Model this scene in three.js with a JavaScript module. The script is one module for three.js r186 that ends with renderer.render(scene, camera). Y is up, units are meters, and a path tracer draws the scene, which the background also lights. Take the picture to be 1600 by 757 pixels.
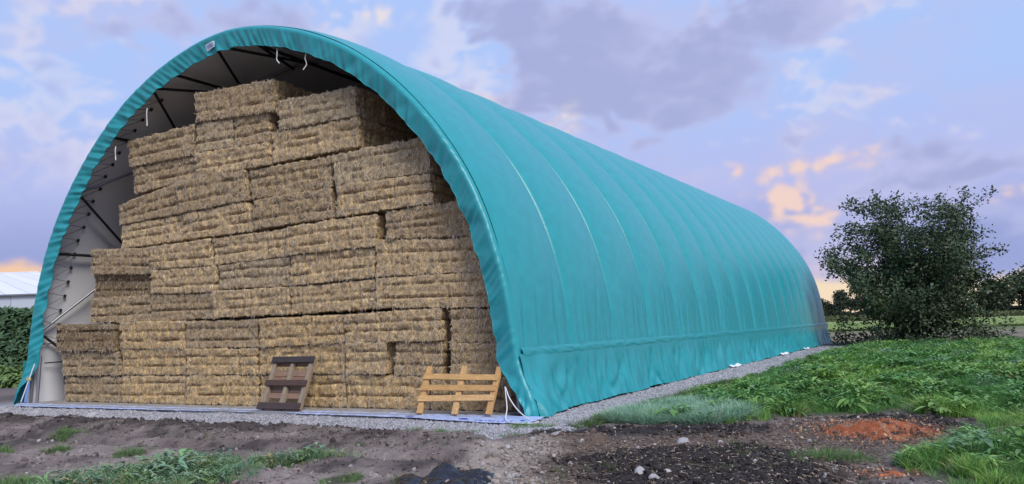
import * as THREE from 'three';
import { mergeGeometries } from 'three/addons/utils/BufferGeometryUtils.js';
import { ImprovedNoise } from 'three/addons/math/ImprovedNoise.js';

// ---------------------------------------------------------------- camera, sky, sun, exposure
const scene = new THREE.Scene();
const camera = new THREE.PerspectiveCamera(32.72, 1024 / 484, 0.1, 6000);
camera.position.set(0, 1.7, 0);
camera.rotation.order = 'YXZ';
camera.rotation.set(0.1017, 0, -0.032);
const renderer = new THREE.WebGLRenderer({ antialias: true });
renderer.setSize(1024, 484);
renderer.toneMapping = THREE.LinearToneMapping;
const EXPOSURE = 1.75;                                                       // the photograph is exposed for the yard, not the sky
renderer.toneMappingExposure = EXPOSURE;
renderer.shadowMap.enabled = true;

const perlin = new ImprovedNoise();
const N3 = (x, y, z) => perlin.noise(x, y, z);
function fbm(x, y, z, oct = 4) { let s = 0, a = 0.5; for (let i = 0; i < oct; i++) { s += a * N3(x, y, z); x = x * 2.03 + 11.3; y = y * 2.03 + 5.7; z = z * 2.03 + 3.1; a *= 0.5; } return s; }
function rng(seed) { let a = seed >>> 0; return () => { a |= 0; a = a + 0x6D2B79F5 | 0; let t = Math.imul(a ^ a >>> 15, 1 | a); t = t + Math.imul(t ^ t >>> 7, 61 | t) ^ t; return ((t ^ t >>> 14) >>> 0) / 4294967296; }; }
const clamp = (x, a = 0, b = 1) => Math.min(b, Math.max(a, x));
const ss = (a, b, x) => { const t = clamp((x - a) / (b - a)); return t * t * (3 - 2 * t); };
const lerp = (a, b, t) => a + (b - a) * t;
const lin = c => { c /= 255; return c <= 0.04045 ? c / 12.92 : Math.pow((c + 0.055) / 1.055, 2.4); };
const enc = c => { c = clamp(c); return 255 * (c <= 0.0031308 ? 12.92 * c : 1.055 * Math.pow(c, 1 / 2.4) - 0.055); };
const S = (r, g, b) => [lin(r), lin(g), lin(b)];
const mix3 = (a, b, t) => [lerp(a[0], b[0], t), lerp(a[1], b[1], t), lerp(a[2], b[2], t)];

// evening sky: blue gaps, lilac clouds, some with sunlit cream edges, a pale glow along the horizon
const cloudsAt = [ // azimuth, elevation, half width, half height, grey amount
  [3, 19.5, 5.5, 4.2, .95], [5.5, 16.2, 4.2, 2.6, .95], [14.5, 16, 5.2, 3.0, .8], [19.5, 20, 5.0, 2.6, .9], [10.5, 13.8, 5, 2.2, .55],
  [26.5, 9.2, 4.2, 1.9, .8], [30.8, 8.6, 3.2, .7, .85], [24, 14.2, 3.0, .9, .4], [18, 5.2, 9, 2.0, .45],
  [-20, 21, 7, 2.6, .6], [-29, 15, 4, 5, .45], [-13, 20.5, 4, 1.6, .25], [9, 10.5, 8, 1.5, .35], [30, 5.6, 5, 1.4, .5], [21, 12.2, 3.4, 1.0, .35], [8, 20.5, 3, 1.6, .5], [12, 18.2, 3.2, 1.4, .55], [-1.5, 21, 3.2, 1.6, .4], [-5, 17.5, 3, 1.2, .2], [28.5, 18.5, 2.6, .9, .3], [-25, 19, 3.6, 1.6, .4], [-31, 10, 4, 2.5, .3]];
const litAt = [ // sunlit cream and peach patches
  [3.9, 14.2, 1.5, 1.5, .85], [-.9, 15.4, 1.3, 1.2, .6], [-8.6, 20.9, 1.7, .7, .85], [18.4, 8.0, 2.2, 1.5, 1.0], [20.4, 7.1, 1.7, .7, .8],
  [23.0, 10.4, 2.2, .8, 1.0], [19.8, 10.2, 1.6, .55, .7], [19.8, 6.4, 2.2, 1.0, .55], [16.6, 10.1, 1.2, .35, .6], [31.0, 6.8, 1.0, .45, .9], [-9.6, 24, 4, 1.1, .5], [12, 10.0, .8, .3, .5], [33.5, 6.4, 1.6, .4, .7]];
function skyColor(x, y, z) {
  const az = Math.atan2(x, -z) * 180 / Math.PI, el = Math.asin(clamp(y, -1, 1)) * 180 / Math.PI;
  const w1 = fbm(x * 5, y * 9, z * 5, 3), w2 = fbm(x * 5 + 7, y * 9 + 3, z * 5 + 1, 3);
  const n = fbm(x * 9 + w1 * 1.2, y * 17 + w2 * 1.4, z * 9, 6) * 1.25;
  const nf = fbm(x * 26 + w2 * 2, y * 44 + w1 * 2, z * 26 + 9, 5);
  const e = Math.max(el, 0);
  let c = S(156, 167, 217);
  c = mix3(c, S(182, 192, 240), ss(4.5, 10, e)); c = mix3(c, S(174, 200, 250), ss(9, 16, e));
  c = mix3(c, S(172, 196, 250), ss(18, 35, e)); c = mix3(c, S(160, 185, 243), ss(40, 85, e));
  // wide thin veil, lilac
  const veil = ss(-.12, .34, n * .8 + w1 * .7 + .08 * Math.cos(az * Math.PI / 180 * 3 - 2.2));
  c = mix3(c, S(190, 194, 236), .6 * veil * (1 - .6 * ss(24, 32, az) * ss(50, 34, az)));
  // grey-lilac clouds
  let d = 0; const daz = nf * 3.2, del = n * 2.6;
  for (const [a, b, rx, ry, k] of cloudsAt) { const u = (az + daz - a) / rx, v = (el + del - b) / ry; const q = u * u + v * v; if (q < 8) d += k * Math.exp(-q); }
  const out = ss(25, 38, e) + ss(36, 50, Math.abs(az));                     // the same kind of cloud goes on all round
  d += Math.min(1, out) * (ss(-.05, .3, n + w1 * .4) * .62);
  const g = ss(.22, .8, d + nf * .8 + n * .45);
  c = mix3(c, mix3(S(192, 197, 236), S(167, 175, 218), ss(.35, 1.15, d + nf * .9)), g * .95);
  c = mix3(c, S(232, 226, 238), .5 * ss(.12, .3, d) * ss(.62, .36, d + nf * .5) * ss(8, 12, e) * ss(.0, .25, nf + w2));   // bright thin edges
  let l = 0;
  for (const [a, b, rx, ry, k] of litAt) { const u = (az + daz * .7 - a) / rx, v = (el + del * .7 - b) / ry; const q = u * u + v * v; if (q < 8) l += k * Math.exp(-q); }
  const puff = fbm(x * 40 + w1 * 3, y * 70 + w2 * 3, z * 40, 5), h = ss(.03, 1.45, l * (1 + nf * 1.8 + puff * 2.2));
  const warm = mix3(mix3(S(212, 194, 216), S(246, 214, 200), ss(.1, .75, h + puff * .9)), S(246, 230, 224), ss(11, 15, e));
  c = mix3(c, warm, h * .92);
  // bright strip of clear evening light along the horizon
  const top = 3.3 - .04 * clamp(az, -40, 40) + nf * 1.1;
  const gl = ss(top + .35, top - .35, el);
  c = mix3(c, mix3(S(250, 226, 190), S(250, 206, 168), ss(10, -25, az)), gl * .93);
  c = mix3(c, S(236, 205, 205), .35 * ss(top + 2.5, top, el) * (1 - gl) * ss(-.1, .3, n));
  return c;
}
{
  const w = 2048, hgt = 1024, data = new Float32Array(w * hgt * 4);
  for (let j = 0; j < hgt; j++) {
    const lat = ((j + .5) / hgt - .5) * Math.PI, cy = Math.cos(lat), sy = Math.sin(lat);
    for (let i = 0; i < w; i++) {
      const a = ((i + .5) / w - .5) * 2 * Math.PI, o = (j * w + i) * 4;
      let c;
      if (lat < -.03) c = [.16, .15, .13];
      else c = skyColor(Math.cos(a) * cy, sy, Math.sin(a) * cy);
      data[o] = c[0] / EXPOSURE; data[o + 1] = c[1] / EXPOSURE; data[o + 2] = c[2] / EXPOSURE; data[o + 3] = 1;
    }
  }
  const t = new THREE.DataTexture(data, w, hgt, THREE.RGBAFormat, THREE.FloatType);
  t.mapping = THREE.EquirectangularReflectionMapping; t.magFilter = THREE.LinearFilter; t.minFilter = THREE.LinearFilter; t.needsUpdate = true;
  scene.background = t; scene.environment = t;
}
const sun = new THREE.DirectionalLight(0xfff8f0, 1.5);
sun.position.set(26, 48, 20); sun.target.position.set(2, 0, -24);
sun.castShadow = true; sun.shadow.radius = 42; sun.shadow.mapSize.set(2048, 2048);
Object.assign(sun.shadow.camera, { left: -60, right: 60, top: 60, bottom: -60, near: 1, far: 200 });
scene.add(sun, sun.target);

// ---------------------------------------------------------------- helpers
const taken = {};
function numbered(name) { const k = taken[name] = (taken[name] ?? -1) + 1; return k ? `${name}_${String(k).padStart(3, '0')}` : name; }
function shade(o) { o.traverse(m => { if (m.isMesh) { m.castShadow = true; m.receiveShadow = true; } }); return o; }
function tag(o, label, category, group, kind) { Object.assign(o.userData, { label, category }); if (group) o.userData.group = group; if (kind) o.userData.kind = kind; return o; }
function thing(name, label, category, pos = [0, 0, 0], turn = 0, group) { const g = new THREE.Group(); g.name = numbered(name); g.position.set(...pos); g.rotation.y = turn; scene.add(g); return tag(g, label, category, group); }
function mesh(name, geo, m, parent = scene) { const o = new THREE.Mesh(geo, m); o.name = parent === scene ? numbered(name) : name; o.castShadow = o.receiveShadow = true; parent.add(o); return o; }
function structure(name, geo, m) { const o = mesh(name, geo, m); o.userData.kind = 'structure'; return o; }
const mat = (r, g, b, rough = .9, extra = {}) => { const m = new THREE.MeshStandardMaterial({ roughness: rough, side: THREE.DoubleSide, ...extra }); m.color.setRGB(r, g, b); return m; };
const V = (x, y, z) => new THREE.Vector3(x, y, z);
function tube(pts, r, seg = 24, rad = 7) { return new THREE.TubeGeometry(new THREE.CatmullRomCurve3(pts.map(p => V(...p))), seg, r, rad); }
function bar(a, b, r, rad = 8) { const A = V(...a), B = V(...b), d = B.clone().sub(A), g = new THREE.CylinderGeometry(r, r, d.length(), rad); g.applyQuaternion(new THREE.Quaternion().setFromUnitVectors(V(0, 1, 0), d.normalize())); g.translate((A.x + B.x) / 2, (A.y + B.y) / 2, (A.z + B.z) / 2); return g; }
function grid(nu, nv, fn, uvfn) { // fn(u, v) -> [x, y, z], u and v from 0 to 1
  const p = [], uv = [], ix = [];
  for (let j = 0; j <= nv; j++) for (let i = 0; i <= nu; i++) { const q = fn(i / nu, j / nv); p.push(q[0], q[1], q[2]); const t = uvfn ? uvfn(i / nu, j / nv, q) : [i / nu, j / nv]; uv.push(t[0], t[1]); }
  for (let j = 0; j < nv; j++) for (let i = 0; i < nu; i++) { const a = j * (nu + 1) + i, b = a + 1, c = a + nu + 1, d = c + 1; ix.push(a, b, d, a, d, c); }
  const g = new THREE.BufferGeometry();
  g.setAttribute('position', new THREE.Float32BufferAttribute(p, 3)); g.setAttribute('uv', new THREE.Float32BufferAttribute(uv, 2)); g.setIndex(ix); g.computeVertexNormals(); return g;
}
function texture(size, fn, srgb = true) { // fn(i, j) -> value or [r, g, b], 0..1 linear
  const d = new Uint8Array(size * size * 4);
  for (let j = 0; j < size; j++) for (let i = 0; i < size; i++) { const c = fn(i, j), o = (j * size + i) * 4; for (let k = 0; k < 3; k++) { const v = c.length ? c[k] : c; d[o + k] = srgb ? enc(v) : 255 * clamp(v); } d[o + 3] = 255; }
  const t = new THREE.DataTexture(d, size, size); t.wrapS = t.wrapT = THREE.RepeatWrapping; t.magFilter = THREE.LinearFilter; t.minFilter = THREE.LinearMipmapLinearFilter; t.generateMipmaps = true;
  if (srgb) t.colorSpace = THREE.SRGBColorSpace; t.needsUpdate = true; return t;
}
function tileNoise(i, j, size, cells, seed) { // value noise that wraps
  const x = i / size * cells, y = j / size * cells, x0 = Math.floor(x), y0 = Math.floor(y), fx = x - x0, fy = y - y0;
  const h = (a, b) => { a = (a % cells + cells) % cells; b = (b % cells + cells) % cells; let t = Math.imul(a * 374761 + b * 668265 + seed * 9176, 1274126177); t ^= t >>> 13; t = Math.imul(t, 1103515245); return ((t ^ t >>> 16) >>> 0) / 4294967296; };
  const u = fx * fx * (3 - 2 * fx), v = fy * fy * (3 - 2 * fy);
  return lerp(lerp(h(x0, y0), h(x0 + 1, y0), u), lerp(h(x0, y0 + 1), h(x0 + 1, y0 + 1), u), v);
}
function instanced(name, geo, m, list, parent = scene) { // list of {p, q, s, c}
  const im = new THREE.InstancedMesh(geo, m, list.length), M = new THREE.Matrix4(), col = new THREE.Color();
  list.forEach((o, i) => { M.compose(o.p, o.q, o.s); im.setMatrixAt(i, M); if (o.c) im.setColorAt(i, col.setRGB(...o.c)); });
  im.name = parent === scene ? numbered(name) : name; im.userData.kind = 'stuff'; im.castShadow = im.receiveShadow = true; parent.add(im); return im;
}
const E = new THREE.Euler(), eq = (x, y, z) => new THREE.Quaternion().setFromEuler(E.set(x, y, z));

// the hall's own axes: x to the right along its open front, z out of the front, y up
const HX = -7.183, HZ = -20.634, TH = -0.4891, CT = Math.cos(TH), ST = Math.sin(TH);
const toLocal = (x, z) => { const a = x - HX, b = z - HZ; return [a * CT - b * ST, a * ST + b * CT]; };
const toWorld = (lx, lz) => [HX + lx * CT + lz * ST, HZ - lx * ST + lz * CT];

// ---------------------------------------------------------------- ground
function sdPoly(P, x, y) { // signed distance, negative inside
  let d = 1e9, s = 1;
  for (let i = 0, j = P.length - 1; i < P.length; j = i++) {
    const ex = P[j][0] - P[i][0], ey = P[j][1] - P[i][1], wx = x - P[i][0], wy = y - P[i][1], t = clamp((wx * ex + wy * ey) / (ex * ex + ey * ey)), bx = wx - ex * t, by = wy - ey * t;
    d = Math.min(d, bx * bx + by * by);
    const c1 = y >= P[i][1], c2 = y < P[j][1], c3 = ex * wy > ey * wx; if ((c1 && c2 && c3) || (!c1 && !c2 && !c3)) s = -s;
  }
  return s * Math.sqrt(d);
}
const polyMeadow = [[-.1, -14.9], [1.1, -16.6], [1.9, -17.5], [2.9, -19.8], [4.3, -22.3], [6.6, -26.8], [13, -39], [17.4, -45.9], [21.2, -51.7], [22, -60], [70, -60], [70, -6], [4.7, -6], [4.5, -9], [4.7, -10.5], [5.4, -11.4], [6.4, -12.1], [7.2, -12.8], [7.7, -14.5], [6.9, -15.6], [5.2, -15.6], [4.4, -15], [3.2, -14.9], [2.2, -15.3], [1, -15.6]];
const polyAsh = [[-.1, -14.6], [1.06, -15.2], [2.2, -14.9], [4.3, -14.6], [4.3, -13.6], [2.6, -13.4], [1.2, -13.6], [.3, -13.9]];
const polyAsh2 = [[.2, -11.4], [1.5, -12.4], [3.4, -12.4], [4.2, -11.2], [3.4, -8.5], [.4, -8.5], [.9, -10.3]];
const polyAsh3 = [[5.3, -15.3], [6.9, -15.3], [7.5, -14.4], [7.1, -12.9], [6.3, -12.7], [6.0, -14.3]];
const polyLitter = [[.2, -13.6], [2.2, -13.7], [4.4, -14.6], [5.3, -15.3], [6.9, -15.3], [7.3, -14.4], [7, -12.8], [6, -12], [5, -11.3], [4.4, -10.4], [3.6, -8.5], [-.3, -8.5], [-.5, -11]];
const polyStony = [[-1.2, -9.5], [-.9, -11.9], [-.5, -13.1], [.6, -13.4], [.6, -12.6], [.35, -11.4], [.2, -9.5]];
const polyPale = [[1.6, -15.8], [2.6, -18], [3.9, -18.7], [4.9, -18.1], [4.6, -15.6], [3.2, -14.9], [2.1, -15.1]];
const greens = [[-4.65, -11.3, 1.0, 1.0], [-5.3, -10.6, .8, .5], [-6.7, -11, .45, .4], [-6.3, -13.7, .28, .22], [-8.8, -16.3, .5, .3], [-4.5, -12.6, .35, .2], [-8.5, -13.9, .2, .15], [-1.4, -14.8, .7, .25], [-.1, -14.2, .2, .14], [-2.2, -10.5, .25, .2], [-3.4, -12.3, .9, .25], [.2, -15.3, .5, .25], [4.0, -11.0, .55, .35], [-12.5, -15.8, .6, .3], [-7.9, -14.4, .25, .15]];
const apron = lx => 2.45 + .35 * Math.sin(lx * .7) + .3 * N3(lx * .9, 3, 1) + ss(4, 9, lx) * .5 - ss(-3, -7, lx) * .9;
function zones(x, z) {
  const [lx, lz] = toLocal(x, z), n1 = fbm(x * .9, 1.7, z * .9, 3), n2 = fbm(x * 3.1, 4.1, z * 3.1, 3);
  const jit = n1 * .6 + n2 * .35;
  const side = lx > 8 ? ss(10.3, 9.75, lx + jit * .6) * ss(1.9, 1.3, lz + jit * .5) : 0;
  const front = lx <= 9.4 ? ss(.12, -.12, lz - apron(lx) + jit * .55) * ss(-10.5, -9, lx) : 0;
  const meadow = ss(.12, -.2, sdPoly(polyMeadow, x, z) + jit * .7) * (lz < .3 ? ss(9.75, 10.15, lx + jit * .9) : 1);
  let green = meadow;
  for (const [gx, gz, a, b] of greens) { const q = Math.hypot((x - gx) / a, (z - gz) / b); if (q < 1.6) green = Math.max(green, ss(1.05, .7, q + jit * .6)); }
  return { lx, lz, n1, n2, jit, gravel: Math.max(side, front), meadow, green,
    ash: Math.max(ss(.15, -.25, sdPoly(polyAsh, x, z) + jit * .8), ss(.2, -.3, sdPoly(polyAsh2, x, z) + jit * 1.1), ss(.15, -.25, sdPoly(polyAsh3, x, z) + jit * .6)),
    litter: ss(.3, -.3, sdPoly(polyLitter, x, z) + jit), stony: ss(.25, -.3, sdPoly(polyStony, x, z) + jit * .9), pale: ss(.2, -.3, sdPoly(polyPale, x, z) + jit * 1.1) };
}
function groundHeight(x, z, Z) {
  const far = Math.hypot(x, z);
  if (far > 75) return -.12;
  Z = Z || zones(x, z);
  const { lx, lz } = Z;
  let h = -.16 + .05 * Z.n1;
  h += .05 * Z.meadow * ss(10, 12.5, lx);
  const mud = (1 - Z.gravel) * (1 - Z.meadow);
  // wheel ruts and thrown-up clods along the front
  const wob = lz + .35 * N3(lx * .22, 0, 9) + .12 * N3(lx * .9, 2, 4);
  const rut = c => Math.exp(-Math.pow((wob - c) / .2, 2));
  if (mud > .01 && lz > 1 && lx < 11) {
    h += mud * (.2 * ss(2.1, 2.9, wob) * ss(4.0, 3.2, wob) * (.55 + .7 * N3(lx * .8, 7, lz)) - .12 * (rut(4.1) + rut(4.8) + .8 * rut(6.0)) + .08 * (rut(4.45) + .7 * rut(6.5) + .5 * rut(5.3)));
    h += mud * .05 * (Math.abs(N3(lx * 2.2, 5, lz * 5.5)) - .2) * ss(7.5, 3, lz);
  }
  h += mud * (.035 * Z.n2 + .03 * Math.abs(N3(x * 6.5, 1, z * 6.5)) + .018 * N3(x * 13, 8, z * 13));
  h += Z.ash * .06 * (.5 + N3(x * 4, 2, z * 4)) + Z.gravel * .02 * Z.n2;
  h += .10 * Z.litter * ss(3.6, 5, x) * Math.exp(-Math.pow((z + 13.6) / 1.1, 2));
  if (lx > -8.3 && lx < 8.3 && lz < .45 && lz > -46) h = -.2;               // under the slab
  else if (Math.abs(lx) < 9.2 && lz < 1.6 && lz > -46) h = Math.min(h, -.125 + .02 * Z.n2);
  return h;
}
const C = { mud: [.165, .135, .12], mudDark: [.068, .055, .05], mudPale: [.25, .212, .19], gravel: [.3, .3, .315], ash: [.024, .02, .019], litter: [.115, .08, .06], stony: [.34, .295, .25], soil: [.07, .055, .04], green: [.05, .085, .028], far: [.13, .16, .06], track: [.27, .21, .13] };
function groundColor(x, z, Z) {
  const far = Math.hypot(x, z);
  let c = mix3(C.mud, C.mudDark, ss(.0, .3, Z.n1 * .7 + Z.n2 * .6 + .22 * ss(1.9, 2.5, Z.lz) * ss(4, 3.2, Z.lz) * ss(9, 7, Z.lx)));
  c = mix3(c, C.mudPale, ss(.05, .35, -Z.n1 * .8 + Z.n2 * .35 + .1 * ss(4, 6, Z.lz)));
  c = mix3(c, C.litter, Z.litter * .8); c = mix3(c, C.stony, Z.stony * .85);
  c = mix3(c, C.ash, Z.ash * .95);
  c = mix3(c, mix3(C.soil, C.green, .5 + Z.n2), Z.green);
  c = mix3(c, C.gravel, Z.gravel * (1 - Z.green * .5));
  if (far > 44) { let f = mix3(C.track, [.15, .14, .11], ss(-.2, .3, Z.n1)); f = mix3(f, C.far, ss(88, 96, far)); c = mix3(c, f, ss(46, 54, far) * (1 - Z.meadow * ss(80, 60, far))); }
  return c;
}
{
  const axis = (a, b, fine, lo, hi) => { const r = []; for (let x = a; x <= b; x += fine) r.push(x); let st = fine, x = a; const L = []; while (x > lo) { st *= 1.22; x -= st; L.unshift(Math.max(x, lo)); } st = fine; x = r[r.length - 1]; while (x < hi) { st *= 1.22; x += st; r.push(Math.min(x, hi)); } return L.concat(r); };
  const xs = axis(-13, 10, .05, -3000, 3000), zs = axis(-21, -8.6, .042, -4000, 200);
  const p = [], col = [], uv = [], ix = [];
  for (const z of zs) for (const x of xs) { const Z = zones(x, z); p.push(x, groundHeight(x, z, Z), z); const c = groundColor(x, z, Z); col.push(...c.map(v => v / .8)); uv.push(x / 2.1, z / 2.1); }
  const n = xs.length;
  for (let j = 0; j < zs.length - 1; j++) for (let i = 0; i < n - 1; i++) { const a = j * n + i; ix.push(a, a + n, a + n + 1, a, a + n + 1, a + 1); }
  const g = new THREE.BufferGeometry(); g.setAttribute('position', new THREE.Float32BufferAttribute(p, 3)); g.setAttribute('color', new THREE.Float32BufferAttribute(col, 3)); g.setAttribute('uv', new THREE.Float32BufferAttribute(uv, 2)); g.setIndex(ix); g.computeVertexNormals();
  const size = 1024, grain = (i, j) => .3 * tileNoise(i, j, size, 16, 1) + .3 * tileNoise(i, j, size, 57, 2) + .25 * tileNoise(i, j, size, 140, 3) + .15 * tileNoise(i, j, size, 330, 4);
  const map = texture(size, (i, j) => { const v = grain(i, j), s = tileNoise(i, j, size, 120, 7); const k = .55 + .5 * v + (s > .86 ? .35 : 0); return [k, k * .99, k * .97]; });
  const bump = texture(size, (i, j) => grain(i, j), false);
  structure('ground', g, new THREE.MeshStandardMaterial({ vertexColors: true, map, bumpMap: bump, bumpScale: .03, roughness: .96, side: THREE.DoubleSide }));
}

// ---------------------------------------------------------------- the storage hall
const half = [[-.14, 8.29], [.4, 8.25], [.8, 8.2], [1.4, 8.11], [2, 8.03], [2.6, 7.92], [3.2, 7.76], [3.8, 7.57], [4.4, 7.34], [5, 7.04], [5.6, 6.67], [6.2, 6.23], [6.8, 5.71], [7.4, 5.1], [8, 4.36], [8.4, 3.76], [8.76, 3.07], [9.03, 2.45], [9.26, 1.75], [9.44, 1.0], [9.54, 0]];
const prof = (() => {
  const pts = half.map(([y, x]) => V(-x, y, 0)).concat(half.slice(0, -1).reverse().map(([y, x]) => V(x, y, 0)));
  const c = new THREE.CatmullRomCurve3(pts, false, 'centripetal'); c.arcLengthDivisions = 2000;
  const n = 1200, P = c.getSpacedPoints(n), len = c.getLength();
  for (let k = 0; k < 3; k++) { const Q = P.map(p => p.clone()); for (let i = 8; i < n - 7; i++) { let x = 0, y = 0; for (let m = -8; m <= 8; m++) { x += Q[i + m].x; y += Q[i + m].y; } P[i].x = x / 17; P[i].y = y / 17; } }
  const at = t => { const f = clamp(t) * n, i = Math.min(n - 1, Math.floor(f)), k = f - i; return [lerp(P[i].x, P[i + 1].x, k), lerp(P[i].y, P[i + 1].y, k)]; };
  return { at, len, nrm: t => { const a = at(t - .002), b = at(t + .002); const dx = b[0] - a[0], dy = b[1] - a[1], l = Math.hypot(dx, dy); return [-dy / l, dx / l]; } };
})();
const tAtY = (y, right) => { let lo = 0, hi = .5; for (let i = 0; i < 40; i++) { const m = (lo + hi) / 2; if (prof.at(m)[1] < y) lo = m; else hi = m; } return right ? 1 - lo : lo; };
const LEN = 45.4, BAYS = 16, BAY = LEN / BAYS;
const rise = s => 1 + .078 * s / LEN;                                       // the arches grow a little towards the far end
const hall = thing('storage_hall', 'long teal fabric arched storage hall with open front full of bales', 'storage hall', [HX, 0, HZ], TH);
const weave = texture(512, (i, j) => { const d = tileNoise(i, j, 512, 9, 3) * .5 + tileNoise(i, j, 512, 37, 5) * .3 + tileNoise(i, j, 512, 150, 6) * .2; const k = .82 + .2 * d; return [k * .98, k, k]; });
const weaveB = texture(512, (i, j) => .6 * tileNoise(i, j, 512, 60, 11) + .4 * tileNoise(i, j, 512, 190, 12), false);
const teal = new THREE.MeshPhysicalMaterial({ roughness: .36, side: THREE.DoubleSide, map: weave, bumpMap: weaveB, bumpScale: .0025, specularIntensity: 1 }); teal.color.setRGB(.024, .36, .395);
const white = mat(.82, .83, .84, .6);
const steel = mat(.3, .31, .33, .45, { metalness: .7 }), dark = mat(.025, .026, .03, .5), rope = mat(.75, .75, .74, .85);
const bulge = (f, y) => { const q = 4 * f * (1 - f); return (.045 + .15 * ss(.9, 4, y)) * Math.pow(q, .55) - .04 * Math.exp(-Math.pow(Math.min(f, 1 - f) * BAY / .05, 2)); };   // fabric held down along each arch, full between them
function coverOffset(s, t, y) { // how far the fabric stands off the arches
  const f = (s / BAY) % 1, low = ss(4.4, 1.0, y), hi = ss(1.0, 5.0, y);
  const arc = t * prof.len;
  let o = bulge(f, y);
  const front = ss(7, .5, s);
  o += (.022 * low + .001) * N3(s * 3.1 + .5 * N3(s * .5, arc * .3, 1), arc * .16, 5) * (1 + front);
  o += (.012 * low + .0004) * N3(s * 8.5 + .4 * arc, arc * .22, 2);
  o -= .03 * low * ss(.06, 0, Math.abs(N3(s * .8 + .12 * arc, arc * .12, 21)));
  o += .03 * front * low * N3(s * 1.3 + arc * .22, arc * .2, 8) + .006 * N3(s * .7, arc * .5, 3);
  return o;
}
const SEAM = 1.1, tS0 = tAtY(SEAM, false), tS1 = tAtY(SEAM, true);
function coverPoint(s, t, extra = 0) {
  const [x, y] = prof.at(t), [nx, ny] = prof.nrm(t), o = coverOffset(s, t, y) + extra;
  return [x + nx * o, (y + ny * o) * lerp(1, rise(s), ss(1, 3.5, y)), -s];
}
for (let b = 0; b < BAYS; b++) {
  const ns = b < 4 ? 84 : b < 9 ? 60 : 44, nt = 230;
  const pack = u => u - .8 * Math.sin(2 * Math.PI * u) / (2 * Math.PI);   // finer rows of faces near the arches
  const g = grid(ns, nt, (u, v) => coverPoint((b + lerp(b ? .0004 : .035, .9996, pack(u))) * BAY, lerp(tS0, tS1, v)), (u, v) => [(b + pack(u)) * BAY / 1.7, v * prof.len / 1.7]);
  mesh('cover_panel', g, teal, hall);
}
mesh('lining', grid(128, 160, (u, v) => { const s = lerp(.06, LEN - .02, u), t = v, [x, y] = prof.at(t), [nx, ny] = prof.nrm(t); const o = -.07 + .012 * N3(s * 2, t * 40, 4) * ss(4, 1, y); return [x + nx * o, Math.max(-.1, (y + ny * o) * lerp(1, rise(s), ss(1, 3.5, y))), -s]; }, (u, v) => [u * LEN / 1.7, v * prof.len / 1.7]), white, hall);
const flareAt = y => .3 * Math.pow(ss(1.35, -.1, y), 1.6);
// skirts below the welded seam, with the seam band as their own piece
for (const right of [false, true]) {
  const sg = right ? 1 : -1, n = right ? 640 : 90;
  const skirt = grid(n, 16, (u, v) => {
    const s = lerp(-.03, LEN - .02, u), base = prof.at(right ? tS1 : tS0), y0 = SEAM + .035, d = v;
    const yb = -.1 + .03 * N3(s * .6, 1, 2) + .05 * ss(1.2, 0, s) * 0 - .02 * Math.sin(s * 2.1), y = lerp(y0, yb, v);
    const fold = N3(s * 1.15 + .6 * v * N3(s * .4, 3, 1), v * .8, 6), fine = N3(s * 4.2 + v * .9, v * 1.2, 9);
    const gather = Math.exp(-Math.pow((((s + .3) % BAY) - .3) / .35, 2)) * ss(0, .9, v);
    const crease = Math.abs(N3(s * 1.7 + .8 * v * N3(s * .6, 2, 2), v * .6, 12)), cr2 = Math.abs(N3(s * .62 + .5 * v, v * .4, 15));
    let o = .09 + .09 * v * v - .07 * ss(.14, 0, crease) * ss(.05, .5, v) - .07 * ss(.08, 0, cr2) * ss(.1, .7, v) + .1 * fold * ss(0, .8, v) + .028 * fine * ss(0, .5, v) * (s < 16 ? 1.1 : .6) + .05 * gather * Math.sin(s * 19);
    o += flareAt(y) * ss(2.4, -.1, s) + .05 * Math.sin(Math.PI * v) * ss(3.2, 1, s) * N3(s * 1.7, v * 2, 4) * 2;
    const xs = lerp(Math.abs(base[0]), 8.27, d);
    return [sg * (xs + o), y, -s];
  }, (u, v) => [u * LEN / 1.7, v * .7]);
  const sk = mesh('skirt', skirt, teal, hall);
  mesh('seam_band', grid(right ? 500 : 60, 6, (u, v) => { const s = lerp(.1, LEN - .02, u), base = prof.at(right ? tS1 : tS0), y = SEAM + .16 - .17 * v + .012 * N3(s * .9, 2, 3), sag = coverOffset(s, right ? tS1 : tS0, SEAM); return [sg * (Math.abs(base[0]) - (y - SEAM) * .15 + 0 * sag + .1 + .012 * Math.sin(Math.PI * v) + .012 * N3(s * 5, v * 3, 1) + .012 * N3(s * 1.6, v * 2, 5)), y, -s]; }, (u, v) => [u * LEN / 1.7, v * .1]), teal, sk);
}
// white liner edge showing below the skirt at the far end
for (const [s, w] of [[17.2, 1.5], [27.5, 1.8], [34.2, 1.6]]) mesh('liner_edge', grid(14, 3, (u, v) => [8.42 + .16 * v + .03 * N3(s + u * 4, v, 2), -.02 - .07 * v + .015 * Math.sin(u * 9), -s - (u - .5) * w]), white, hall);
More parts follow.
